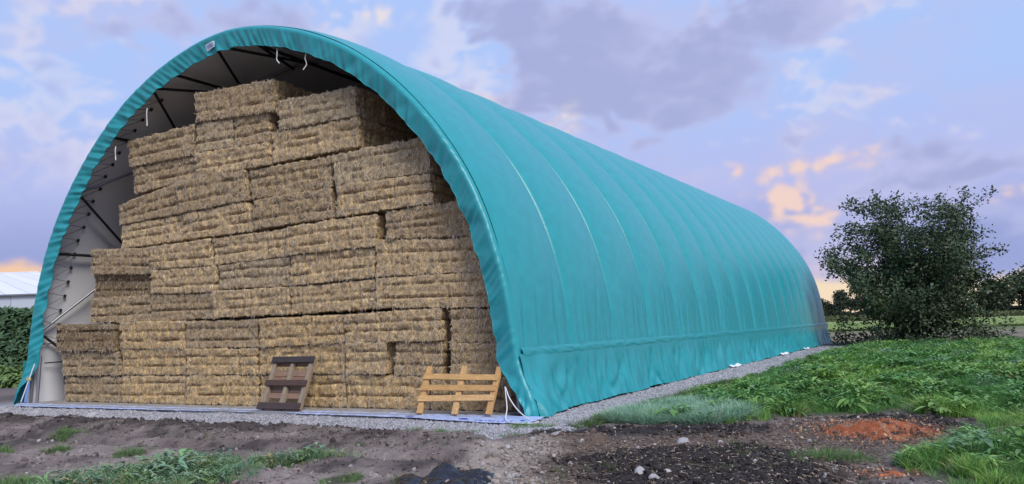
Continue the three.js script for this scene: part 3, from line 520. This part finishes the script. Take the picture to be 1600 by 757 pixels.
// ---------------------------------------------------------------- loose matter on the ground
const visible = (x, z) => -z > 8.6 && Math.abs(x) < -z * .66 + .6;
const rock = (() => { const g = new THREE.IcosahedronGeometry(1, 1), P = g.attributes.position; for (let i = 0; i < P.count; i++) { const x = P.getX(i), y = P.getY(i), z = P.getZ(i), k = 1 + .35 * N3(x * 1.7 + 3, y * 1.7, z * 1.7); P.setXYZ(i, x * k, y * k * .7, z * k); } g.computeVertexNormals(); return g; })();
const pebble = (() => { const g = new THREE.IcosahedronGeometry(1, 0), P = g.attributes.position; for (let i = 0; i < P.count; i++) { const x = P.getX(i), y = P.getY(i), z = P.getZ(i), k = 1 + .4 * N3(x * 2 + 1, y * 2, z * 2); P.setXYZ(i, x * k, y * k * .75, z * k); } g.computeVertexNormals(); return g; })();
{
  const R = rng(31), list = [], clods = [], chips = [], sticks = [];
  const spin = () => eq(R() * 6.28, R() * 6.28, R() * 6.28);
  for (let i = 0; i < 90000; i++) { // gravel
    let lx, lz; if (i < 38000) { lx = -9 + 18.6 * R(); lz = .55 + 2.6 * R(); } else { lx = 8.3 + 1.7 * R(); lz = 1.6 - 48 * R() * R(); }
    const [x, z] = toWorld(lx, lz); if (!visible(x, z)) continue; const Z = zones(x, z); if (Z.gravel < .25 + .5 * R()) continue;
    const far = -z, s = (.012 + .02 * R() * R()) * (far > 24 ? 1.5 : 1), k = .18 + .3 * R(), w = R() * .02;
    list.push({ p: V(x, groundHeight(x, z, Z) + s * .3, z), q: spin(), s: V(s * 1.25, s, s), c: [k + w, k + w * .6, k + .02] });
  }
  for (let i = 0; i < 46000; i++) { // clods, crumbs and small stones in the mud and the compost
    const z = -8.7 - 13 * Math.pow(R(), 1.3), x = (R() * 2 - 1) * (-z * .66); if (!visible(x, z)) continue; const Z = zones(x, z); if (Z.gravel > .4 || Z.meadow > .6 || Math.abs(Z.lx) < 8.3 && Z.lz < .6) continue;
    const ridge = ss(2.2, 2.9, Z.lz) * ss(4.4, 3.4, Z.lz) * ss(10, 8, Z.lx); if (R() > .25 + .7 * ridge + .6 * Z.ash + .4 * Z.stony) continue;
    const pale = R() < .03 + .22 * Z.stony + .02 * Z.litter * (1 - Z.ash), s = pale ? .012 + .03 * R() * R() : .012 + .055 * R() * R() * R();
    const b = groundColor(x, z, Z), k = .65 + .6 * R(), g = .26 + .2 * R(), c = pale ? [g, g * .97, g * .92] : b.map(v => v * k);
    clods.push({ p: V(x, groundHeight(x, z, Z) + s * .25, z), q: spin(), s: V(s * 1.3, s * .8, s), c });
  }
  for (let i = 0; i < 30000; i++) { // straw, bark and wood chips
    const z = -8.7 - 8 * R(), x = -3 + 11.5 * R(); if (!visible(x, z)) continue; const Z = zones(x, z); if (R() > Z.litter * .8 + Z.ash * .12 + .02 || Z.meadow > .8) continue;
    const l = .03 + .13 * R() * R(), k = R() < .4 ? .05 + .06 * R() : .2 + .25 * R();
    sticks.push({ p: V(x, groundHeight(x, z, Z) + .012, z), q: eq(-Math.PI / 2 + (R() - .5) * .7, (R() - .5) * .5, R() * 6.28), s: V(.006 + .01 * R(), l, 1), c: [k, k * .76, k * .52] });
  }
  for (let i = 0; i < 2600; i++) { const lx = -7.6 + 15.4 * R(), lz = -.4 + 1.3 * R() * R(), [x, z] = toWorld(lx, lz), k = .3 + .3 * R(); sticks.push({ p: V(x, -.072 + .012 * R() - (lz > .4 ? .02 : 0), z), q: eq(-Math.PI / 2 + (R() - .5) * .3, 0, R() * 6.28), s: V(.008, .06 + .16 * R(), 1), c: [k, k * .8, k * .5] }); } // straw fallen at the foot of the stack
  tag(instanced('gravel', pebble, mat(1, 1, 1, .9), list), 'grey crushed gravel along the front and right side of the hall', 'gravel', null, 'stuff');
  tag(instanced('soil_clods', rock, mat(1, 1, 1, .95), clods), 'brown soil clods and small stones scattered over the muddy yard', 'soil', null, 'stuff');
  tag(instanced('straw_litter', strawStick, stickMat, sticks), 'loose straw and bark litter strewn over the compost', 'straw litter', null, 'stuff');
}
// larger pale stones one can pick out
[[.62, -13.2, .07, 'flat pale stone in the mud near the right hall corner'], [1.45, -10.15, .06, 'largest pale chalky stone in the foreground litter'], [1.8, -10.25, .035, 'pale stone just right of the largest chalky one'], [2.5, -12.8, .08, 'pale stone at the edge of the black compost'], [-12.5, -21.7, .09, 'light stone in the mud near the left hall foot'], [-10.4, -20.4, .09, 'light stone on the gravel below the leftmost bales'], [-4.2, -15.9, .09, 'round grey stone at the gravel edge in front of the dark pallet'], [1.55, -9.75, .045, 'nearest pale stone at the bottom edge of the foreground']].forEach(([x, z, s, label], i) => {
  const m = mesh('stone', rock, mat(.34 + .05 * (i % 3), .33 + .05 * (i % 3), .33 + .04 * (i % 3), .85)); m.position.set(x, groundHeight(x, z) + s * .2, z); m.scale.set(s * 1.5, s * .75, s); m.rotation.set(.2 * i, 1.3 * i, .1); tag(m, label, 'stone', 'pale stones in the yard');
});
// sawdust heaps
function heap(name, label, x, z, rx, rz, h, m, seed) {
  const g = grid(90, 60, (u, v) => { const r = v, a = u * Math.PI * 2, px = Math.cos(a) * r * rx, pz = Math.sin(a) * r * rz, y = h * Math.pow(1 - r, .8) * (1 + .5 * N3(px * 2 + seed, 1, pz * 2)) + .05 * fbm(px * 6 + seed, 2, pz * 6, 3) + .018 * N3(px * 19, 3, pz * 19 + seed); const e = 1 + .25 * N3(Math.cos(a) * 1.6 + seed, Math.sin(a) * 1.6, 1); return [px * e, y * (1 - .2 * r) + groundHeight(x + px * e, z + pz * e) - groundHeight(x, z) - .03 * r, pz * e]; }, (u, v, p) => [p[0] / .9, p[2] / .9]);
  const o = mesh(name, g, m); o.position.set(x, groundHeight(x, z), z); return tag(o, label, 'sawdust heap');
}
const dustTex = texture(512, (i, j) => { const a = tileNoise(i, j, 512, 11, 2), b = tileNoise(i, j, 512, 40, 5), c = tileNoise(i, j, 512, 150, 9), k = .35 + .75 * (.35 * a + .3 * b + .35 * c), d = ss(.55, .75, a * .6 + b * .4); return mix3(mix3([k, k * .36, k * .14], [k * .85, k * .6, k * .42], d), [.12, .08, .06], ss(.58, .68, tileNoise(i, j, 512, 7, 21) * .6 + b * .4)); });
const dust = mat(.48, .38, .32, .95, { map: dustTex, bumpMap: weaveB, bumpScale: .02 });
heap('sawdust_heap', 'low heap of bright orange sawdust beside the meadow', 5.6, -12.9, .95, .6, .19, dust, 3);
heap('sawdust_heap', 'small reddish sawdust patch at the lower right', 4.3, -9.8, .3, .2, .04, mat(.5, .4, .36, .95, { map: dustTex }), 8);
{
  const R = rng(8), l = [];
  for (let i = 0; i < 900; i++) { const a = R() * 6.28, r = .75 + .6 * R(), big = R() < .8, x = (big ? 5.5 : 4.3) + Math.cos(a) * r * (big ? .95 : .3), z = (big ? -12.9 : -9.8) + Math.sin(a) * r * (big ? .75 : .25), e = r < 1 ? (big ? .27 : .05) * Math.pow(1 - r, .8) : 0, k = .25 + .4 * R(), t = R(); l.push({ p: V(x, groundHeight(x, z) + e + .02, z), q: eq(R() * 6, R() * 6, R() * 6), s: V(.012 + .012 * R(), .02 + .03 * R(), 1), c: t < .55 ? [k, k * .42, k * .2] : [k * .9, k * .66, k * .45] }); }
  tag(instanced('wood_shavings', strawStick, stickMat, l), 'orange and tan wood shavings scattered on and around the sawdust', 'wood shavings', null, 'stuff');
}
// crumpled black plastic at the bottom edge
{
  const g = grid(110, 80, (u, v) => {
    const x = lerp(-1.62, -.2, u), z = lerp(-8.8, -11.2, v), cx = (x + .93), e = Math.min(u, 1 - u, 1 - v) * 6;
    const peak = .13 * Math.exp(-Math.pow((x + .98) / .16, 2) - Math.pow((z + 10.95) / .3, 2));
    const crease = .1 * Math.abs(N3(x * 2.6, 1, z * 1.8)) + .04 * Math.abs(N3(x * 6, 4, z * 4)) + .006 * N3(x * 15, 4, z * 15);
    const cut = .55 * Math.abs(cx) * ss(.4, 1, v);
    return [x, groundHeight(x, z + cut) - .05 + ss(0, 1, e) * (.07 + crease * .7) + peak, z + cut * 1.1];
  });
  const m = new THREE.MeshPhysicalMaterial({ roughness: .2, side: THREE.DoubleSide }); m.color.setRGB(.016, .017, .022);
  tag(mesh('plastic_sheet', g, m), 'crumpled black plastic sheet on the ground at the bottom edge', 'plastic sheet');
}

// ---------------------------------------------------------------- grass and weeds
function bladeTuft(n, len, wid, spread, bend, seed) {
  const R = rng(seed), p = [], nn = [], ix = [], uv = [];
  for (let i = 0; i < n; i++) {
    const a = R() * 6.28, r = spread * Math.sqrt(R()) * .5, l = len * (.5 + .7 * R()), lean = .15 + bend * R(), w = wid * (.6 + .7 * R()), bx = Math.cos(a) * r, bz = Math.sin(a) * r, tw = a + (R() - .5) * 2, sx = -Math.sin(tw) * w / 2, sz = Math.cos(tw) * w / 2, o = p.length / 3;
    for (let k = 0; k < 4; k++) { const t = k / 3, h = l * t * (1 - .25 * lean * t), d = l * lean * t * t, ww = k === 3 ? .05 : 1 - .35 * t * t, x = bx + Math.cos(a) * d, z = bz + Math.sin(a) * d; p.push(x - sx * ww, h, z - sz * ww, x + sx * ww, h, z + sz * ww); uv.push(0, t, 1, t); }
    for (let k = 0; k < 3; k++) ix.push(o + 2 * k, o + 2 * k + 1, o + 2 * k + 3, o + 2 * k, o + 2 * k + 3, o + 2 * k + 2);
  }
  const g = new THREE.BufferGeometry(); g.setAttribute('position', new THREE.Float32BufferAttribute(p, 3)); g.setAttribute('uv', new THREE.Float32BufferAttribute(uv, 2)); g.setIndex(ix); g.computeVertexNormals(); return g;
}
function leafyWeed(n, h, len, wid, seed) { // stems with broad pointed leaves
  const R = rng(seed), geos = [];
  for (let i = 0; i < n; i++) {
    const a = R() * 6.28, y = h * (.15 + .85 * R()), r = .12 * R(), l = len * (.6 + .6 * R()), g = grid(2, 4, (u, v) => { const w = wid * Math.sin(Math.PI * Math.min(1, .12 + v * .88)) * (u - .5), d = l * v; return [w, -.9 * v * v * l * .5 + Math.abs(w) * .35, d]; });
    g.rotateX(-.75 + .9 * R()); g.rotateY(a); g.translate(Math.sin(a) * r, y, Math.cos(a) * r); geos.push(g);
  }
  return mergeGeometries(geos);
}
{
  const R = rng(55), leaf = new THREE.MeshPhysicalMaterial({ roughness: .8, side: THREE.DoubleSide, transmission: .3, thickness: 0 }), kinds = { grass: [], weed: [], dock: [], pale: [], fine: [] };
  const put = (k, x, z, s, c, Z) => kinds[k].push({ p: V(x, groundHeight(x, z, Z) - .02, z), q: eq((R() - .5) * .3, R() * 6.28, (R() - .5) * .3), s: V(s * (.85 + .3 * R()), s * (.8 + .4 * R()), s), c });
  for (let i = 0; i < 120000; i++) { // the meadow on the right
    const z = -8.7 - 48 * Math.pow(R(), 1.25), x = (R() * 1.05) * (-z * .66) + .2; if (!visible(x, z)) continue;
    const Z = zones(x, z); if (Z.meadow < .3 + .5 * R()) continue;
    if (-z > 47) continue;
    if (Math.hypot((x - 5.6) / .95, (z + 12.9) / .7) < 1) continue;
    const dens = fbm(x * .75 + 3, 2, z * .75, 3); if (dens < -.12 && R() < .75) continue;
    const patch = fbm(x * .33, 6, z * .33, 3), b = .8 + .5 * R(), y = ss(-.1, .3, patch + (R() - .5) * .3), near = ss(19, 13, -z);
    const g = mix3([.09, .27, .045], [.27, .46, .08], y).map(v => v * b);
    const tall = .65 + 1.1 * ss(-.15, .35, dens + .3 * N3(x * 1.7, 4, z * 1.7)), bluish = mix3(g, [.15 * b, .29 * b, .17 * b], ss(.12, .3, fbm(x * .5 + 9, 2, z * .5, 2)));
    if (Z.pale > .35 + .4 * R()) { const k = .8 + .5 * R(); put('pale', x, z, .75 + .5 * R(), [.3 * k, .48 * k, .33 * k], Z); if (R() < .6) continue; }
    const edgeLow = ss(9.9, 11.6, Z.lx);
    if (near > .5 && fbm(x * .9, 3, z * .9, 3) < -.02 + .12 * ss(6.5, 4.5, x) && R() < .9) continue;
    const dry = R() < .06; if (R() < (.42 * (1 - near) + .06) * ss(-.2, .25, dens + patch * .5)) put(R() < .7 ? 'weed' : 'dock', x, z, (.34 + .42 * R()) * lerp(.5, 1, edgeLow) * tall, bluish, Z); else put('grass', x, z, (.36 + .4 * R()) * lerp(.5, 1, edgeLow) * (1 - .2 * near) * tall, dry ? [.4, .34, .15] : bluish, Z);
  }
  for (const [gx, gz, a, b] of greens) { const n = Math.round(560 * a * b) + 14; for (let i = 0; i < n; i++) { const t = R() * 6.28, r = Math.pow(R(), .62) * 1.2, x = gx + Math.cos(t) * r * a, z = gz + Math.sin(t) * r * b, Z = zones(x, z), k = .65 + .7 * R(), big = a > .75; if (fbm(x * 2.4, 5, z * 2.4, 3) < -.1 - .25 * (1 - r)) continue; put(big ? (R() < .4 ? 'fine' : R() < .45 ? 'pale' : R() < .6 ? 'weed' : 'grass') : 'grass', x, z, (big ? .72 : .42) * (.45 + .85 * R()) * (1.15 - .5 * r), big ? (R() < .12 ? [.36, .33, .16] : [lerp(.16, .26, R()) * k, .36 * k, lerp(.1, .24, R()) * k]) : [.15 * k, .27 * k, .08 * k], Z); } }
  for (let i = 0; i < 900; i++) { const z = -9 - 7 * R(), x = (R() * 2 - 1) * -z * .64, Z = zones(x, z); if (Z.gravel > .3 || Z.meadow > .3) continue; if (fbm(x * .8, 2, z * .8, 2) < .08) continue; const k = .8 + .4 * R(); put('grass', x, z, .18 + .2 * R(), [.09 * k, .14 * k, .04 * k], Z); }
  for (let i = 0; i < 700; i++) { const lz = -10 + 11.3 * R(), [x, z] = toWorld(9.85 + .3 * R(), lz), Z = zones(x, z), k = .8 + .4 * R(); put('grass', x, z, .3 + .3 * R(), [.09 * k, .16 * k, .04 * k], Z); }
  const G = { grass: bladeTuft(22, .34, .014, .26, .9, 1), weed: leafyWeed(22, .34, .2, .06, 2), dock: leafyWeed(13, .24, .3, .1, 3), pale: bladeTuft(46, .2, .009, .3, 1.4, 4), fine: bladeTuft(40, .26, .008, .24, .8, 5) };
  const L = { grass: 'green meadow grass growing over the right side and in tufts', weed: 'bushy leafy green weeds in the meadow right of the hall', dock: 'broad leaved weeds low in the meadow right of the hall', pale: 'pale feathery weeds by the gravel and in the near clump', fine: 'fine bluish grass of the near clump at lower left' }, names = { grass: 'meadow_grass', weed: 'leafy_weeds', dock: 'broadleaf_weeds', pale: 'feathery_weeds', fine: 'fine_grass' };
  for (const k in kinds) tag(instanced(names[k], G[k], leaf, kinds[k]), L[k], 'vegetation', null, 'stuff');
}

// ---------------------------------------------------------------- trees
function leafCloud(list, size, seed) { // list of points [x, y, z]; one small folded leaf pair at each
  const R = rng(seed), p = [], nr = [], ix = [], a = V(0, 0, 0), b = V(0, 0, 0), c = V(0, 0, 0);
  for (const q of list) {
    const th = R() * 6.28, ph = Math.acos(2 * R() - 1), s = size * (.6 + .8 * R()); a.set(Math.sin(ph) * Math.cos(th), Math.cos(ph) * .8, Math.sin(ph) * Math.sin(th)).normalize(); b.set(R() - .5, R() - .5, R() - .5).cross(a).normalize(); c.crossVectors(a, b);
    const o = p.length / 3, w = s * .27; p.push(q[0] - a.x * s / 2, q[1] - a.y * s / 2, q[2] - a.z * s / 2, q[0] + b.x * w + c.x * w * .3, q[1] + b.y * w + c.y * w * .3, q[2] + b.z * w + c.z * w * .3, q[0] + a.x * s / 2, q[1] + a.y * s / 2, q[2] + a.z * s / 2, q[0] - b.x * w + c.x * w * .3, q[1] - b.y * w + c.y * w * .3, q[2] - b.z * w + c.z * w * .3);
    for (let k = 0; k < 4; k++) nr.push(c.x, c.y, c.z); ix.push(o, o + 2, o + 1, o, o + 3, o + 2);
  }
  const g = new THREE.BufferGeometry(); g.setAttribute('position', new THREE.Float32BufferAttribute(p, 3)); g.setAttribute('normal', new THREE.Float32BufferAttribute(nr, 3)); g.setIndex(ix); return g;
}
function limb(a, b, r0, r1, bend = .1, R = Math.random) { const m = [(a[0] + b[0]) / 2 + (R() - .5) * bend, (a[1] + b[1]) / 2 + (R() - .5) * bend, (a[2] + b[2]) / 2 + (R() - .5) * bend]; const c = new THREE.CatmullRomCurve3([V(...a), V(...m), V(...b)]), seg = 6, rad = 5, g = new THREE.TubeGeometry(c, seg, 1, rad), P = g.attributes.position; for (let i = 0; i <= seg; i++) { const q = c.getPointAt(i / seg), r = lerp(r0, r1, i / seg); for (let j = 0; j <= rad; j++) { const k = i * (rad + 1) + j; P.setXYZ(k, q.x + (P.getX(k) - q.x) * r, q.y + (P.getY(k) - q.y) * r, q.z + (P.getZ(k) - q.z) * r); } } return g; }
const bark = mat(.05, .042, .035, .95), leafDark = new THREE.MeshPhysicalMaterial({ roughness: .6, side: THREE.DoubleSide }); leafDark.color.setRGB(.055, .088, .036);
const leafFar = mat(.04, .055, .032, .9), leafFar2 = mat(.05, .06, .035, .9);
{ // the large bush beside the far end of the hall
  const bx = 24.8, bz = -50.8, R = rng(404), t = thing('willow_bush', 'large dark round bush with many thin stems right of the hall', 'bush', [bx, groundHeight(bx, bz) - .05, bz]);
  const limbs = [], pts = [];
  const inside = (x, y, z) => { const e = Math.hypot(x / 4.7, (y - 4.0) / 4.6, z / 4.4), n = .15 * N3(x * .55 + 4, y * .55, z * .55) + .12 * N3(x * 1.4, y * 1.4 + 7, z * 1.4); return e + n; };
  for (let i = 0; i < 26; i++) {
    const a = i / 26 * 6.28 + R() * .3, tip = .15 + .95 * Math.sqrt(R()), rr = .35 + .4 * R(), b0 = [Math.cos(a) * rr, 0, Math.sin(a) * rr];
    const H = 7.9 * Math.sqrt(Math.max(.1, 1 - .72 * tip * tip)) * (.85 + .22 * R()), e = [Math.cos(a) * tip * 4.1, H * .95, Math.sin(a) * tip * 3.9], m = [lerp(b0[0], e[0], .35), H * .45, lerp(b0[2], e[2], .35)];
    limbs.push(limb(b0, m, .09, .055, .4, R), limb(m, e, .055, .012, .6, R));
    for (let k = 0; k < 15; k++) {
      const f = .2 + .8 * R(), s = f < .4 ? [lerp(b0[0], m[0], f / .4), lerp(b0[1], m[1], f / .4), lerp(b0[2], m[2], f / .4)] : [lerp(m[0], e[0], (f - .4) / .6), lerp(m[1], e[1], (f - .4) / .6), lerp(m[2], e[2], (f - .4) / .6)];
      const ba = R() * 6.28, L = .6 + 1.3 * R(), d = [s[0] + Math.cos(ba) * L, s[1] + .25 + .7 * R() * L * .7, s[2] + Math.sin(ba) * L]; limbs.push(limb(s, d, .022, .006, .25, R));
      const n = 110; for (let q = 0; q < n; q++) { const w = .1 + R(), sp = .46; const x = lerp(s[0], d[0], w) + (R() + R() - 1) * sp, y = lerp(s[1], d[1], w) + (R() + R() - 1) * sp, z = lerp(s[2], d[2], w) + (R() + R() - 1) * sp; if (y > .12 && inside(x, y, z) < 1.16) pts.push([x, y, z]); }
    }
  }
  for (let i = 0; i < 9000; i++) { // low skirt of leaves down to the ground
    const a = R() * 6.28, r = Math.pow(R(), .6) * 4.3, y = .05 + 2.7 * R() * R(), x = Math.cos(a) * r, z = Math.sin(a) * r * .8; if (N3(x * 1.1, y * 1.2, z * 1.1) > -.08 && r < 4.6 + .6 * N3(a * 2, 1, 1)) pts.push([x, y, z]);
  }
  mesh('stems', mergeGeometries(limbs), bark, t); mesh('crown', leafCloud(pts, .17, 17), leafDark, t); t.scale.set(1.27, 1.2, 1.1);
}
function farTree(name, label, x, z, h, w, seed, m, group, low = .18) {
  const R = rng(seed), t = thing(name, label, 'tree', [x, -.12, z], R() * 6, group), pts = [], limbs = [limb([0, 0, 0], [0, h * .5, 0], h * .028, h * .018, .3, R)], n = 9 + Math.round(R() * 5);
  for (let i = 0; i < n; i++) {
    const a = R() * 6.28, rr = w * .5 * Math.sqrt(R()) * .85, y = h * (low + .2 + (.75 - low) * R()) * (1 - .25 * rr / w), r = w * (.16 + .14 * R()), c = [Math.cos(a) * rr, y, Math.sin(a) * rr]; limbs.push(limb([0, h * .3, 0], c, h * .014, h * .004, .5, R));
    for (let k = 0; k < 330; k++) { const th = R() * 6.28, ph = Math.acos(2 * R() - 1), q = Math.pow(R(), .4) * r * (.75 + .5 * R()); pts.push([c[0] + q * Math.sin(ph) * Math.cos(th), Math.min(h, c[1] + q * Math.cos(ph) * .85), c[2] + q * Math.sin(ph) * Math.sin(th)]); }
  }
  mesh('trunk', mergeGeometries(limbs), bark, t); mesh('crown', leafCloud(pts, h * .075, seed + 3), m, t); return t;
}
[[114, -316, 11.2, 8, 'dark tree at the hall corner, leftmost in the far row'], [122.5, -318, 10.4, 10, 'rounded dark tree second in the far row past the hall'], [130, -320, 11.6, 9, 'taller open tree midway between the hall and the bush'], [138, -318, 9.6, 10, 'broad dark tree in the far row left of the bush'], [147, -322, 11, 10, 'dark far tree just hidden by the bush edge'], [157, -318, 10, 11, 'far tree seen through the bush']].forEach(([x, z, h, w, l], i) => farTree('far_tree', l, x, z, h, w, 60 + i, i % 2 ? leafFar : leafFar2, 'far row of trees'));
[[176, -300, 15, 13, 'dark tree behind the right flank of the bush'], [187, -302, 16.5, 15, 'dark tree at the right picture edge'], [199, -305, 15, 14, 'outermost dark tree at far right']].forEach(([x, z, h, w, l], i) => farTree('edge_tree', l, x, z, h, w, 90 + i, leafFar, 'trees right of the bush', .02));
{ // far hedge, field and tall grass strip
  const R = rng(12), pts = [];
  for (let i = 0; i < 24000; i++) { const x = 85 + 130 * R(), hgt = 3.4 + 1.3 * N3(x * .12, 1, 1) + .6 * N3(x * .6, 2, 1); pts.push([x, hgt * Math.pow(R(), .7), -318 + 5 * R()]); }
  const hd = mesh('far_hedge', leafCloud(pts, .75, 5), leafFar); hd.position.y = -.12; tag(hd, 'low dark hedge line under the far trees', 'hedge', null, 'stuff');
  const tg = []; for (let i = 0; i < 26000; i++) { const x = 70 + 150 * R(); tg.push([x, 1.5 * R() + .4 * N3(x * .2, 1, 1), -268 + 30 * R()]); }
  const th = mesh('tall_grass', leafCloud(tg, .9, 6), mat(.11, .13, .05, .9)); th.position.y = -.12; tag(th, 'strip of tall dull green grass beyond the field', 'grass', null, 'stuff');
  const g = new THREE.PlaneGeometry(420, 150, 60, 30); g.rotateX(-Math.PI / 2); g.translate(150, -.05, -172);
  const uv = g.attributes.uv; for (let i = 0; i < uv.count; i++) uv.setXY(i, uv.getX(i) * 60, uv.getY(i) * 22);
  const ft = texture(512, (i, j) => { const k = .6 + .45 * (.4 * tileNoise(i, j, 512, 8, 1) + .3 * tileNoise(i, j, 512, 40, 2) + .3 * tileNoise(i, j, 512, 160, 3)); return [k, k, k * .95]; });
  structure('crop_field', g, mat(.4, .48, .22, .95, { map: ft }));
  const l = []; for (let i = 0; i < 9000; i++) { const z = -96 - 120 * R() * R(), x = -z * (.34 + .36 * R()), k = .8 + .5 * R(); l.push({ p: V(x, -.06, z), q: eq(0, R() * 6, 0), s: V(1.6, .8, 1.6), c: [.32 * k, .42 * k, .16 * k] }); }
  tag(instanced('crop_plants', bladeTuft(14, .34, .05, .5, .8, 9), mat(1, 1, 1, .85), l), 'pale green crop standing in the far field', 'crop', null, 'stuff');
}

// ---------------------------------------------------------------- far left: overgrown bank and farm building
{
  const R = rng(19), bankY = (x, z) => { const d = (-z - 35.5) - .15 * (x + 22); return -.15 + 3.05 * ss(-.5, 6.2, d + .5 * N3(x * .4, 1, z * .4)) + .15 * N3(x, 2, z); };
  structure('bank', grid(70, 40, (u, v) => { const x = lerp(-48, -12, u), z = lerp(-33, -56, v); return [x, bankY(x, z) - .05, z]; }), mat(.035, .05, .02, .95));
  const l = [], f = []; for (let i = 0; i < 16000; i++) { const z = -34 - 13 * R(), x = -17 - 16 * R(); if (x < z * .74) continue; const y = bankY(x, z), k = .6 + .8 * R(), low = y < .3; (R() < .75 ? l : f).push({ p: V(x, y - .05, z), q: eq(.3 + (R() - .5) * .6, R() * 6.28, (R() - .5) * .6), s: V(1.1, .8 + .7 * R(), 1.1), c: low ? [.12 * k, .2 * k, .05 * k] : [.055 * k, .11 * k, .04 * k] }); }
  tag(instanced('bank_weeds', leafyWeed(16, .32, .26, .12, 33), mat(1, 1, 1, .7), l), 'dark leafy weeds covering the bank left of the hall', 'vegetation', null, 'stuff');
  tag(instanced('bank_grass', bladeTuft(18, .36, .02, .3, .9, 34), mat(1, 1, 1, .8), f), 'grass between the weeds on the bank at left', 'grass', null, 'stuff');
}
{
  const b = thing('farm_building', 'pale grey farm building with sheet metal roof behind the bank', 'building', [-52, -.1, -75]);
  const wallM = [mat(.52, .58, .66, .7), mat(.56, .61, .69, .7), mat(.5, .55, .64, .7)], roofM = [mat(.72, .74, .8, .5), mat(.76, .78, .83, .5)];
  for (let i = 0; i < 9; i++) { const g = new THREE.BoxGeometry(3.27, 6.05, .16); const m = mesh('wall_panel', g, wallM[i % 3], b); m.position.set(-13.4 + 3.32 * i + 1.45, 3.03, 0); }
  const sw = mesh('side_wall', new THREE.BoxGeometry(.16, 6.0, 14), wallM[0], b); sw.position.set(16.3, 3, -7.1);
  const eave = mesh('eave_gutter', new THREE.BoxGeometry(30.5, .12, .2), mat(.2, .22, .26, .6), b); eave.position.set(1.5, 6.06, .28);
  const roofAt = (u, v) => { const xr = lerp(16.8, 4.6, v), x = lerp(-13.6, xr, u); return [x, 6.12 + 2.55 * v, .35 - 7.4 * v]; };
  for (let i = 0; i < 14; i++) mesh('roof_sheet', grid(6, 6, (u, v) => { const p = roofAt((i + .01 + u * .98) / 14, v); p[1] += .04 * Math.abs(Math.sin(u * Math.PI * 6)) * .4; return p; }), roofM[i % 2], b);
  mesh('roof_end', grid(4, 6, (u, v) => { const f = [lerp(16.8, 4.6, v), 6.12 + 2.55 * v, .35 - 7.4 * v], k = [lerp(16.8, 4.6, v), 6.12 + 2.55 * v, -14.8 + 7.4 * v - .35]; return [f[0] + .01, f[1], lerp(f[2], k[2], u)]; }), roofM[0], b);
  mesh('roof_back', grid(4, 4, (u, v) => { const p = roofAt(u, v); return [p[0], p[1], -14.8 - p[2]]; }), roofM[1], b);
  mesh('ridge_cap', bar([-13.6, 8.69, -7.2], [4.6, 8.69, -7.2], .09, 6), roofM[0], b);
}

renderer.render(scene, camera);
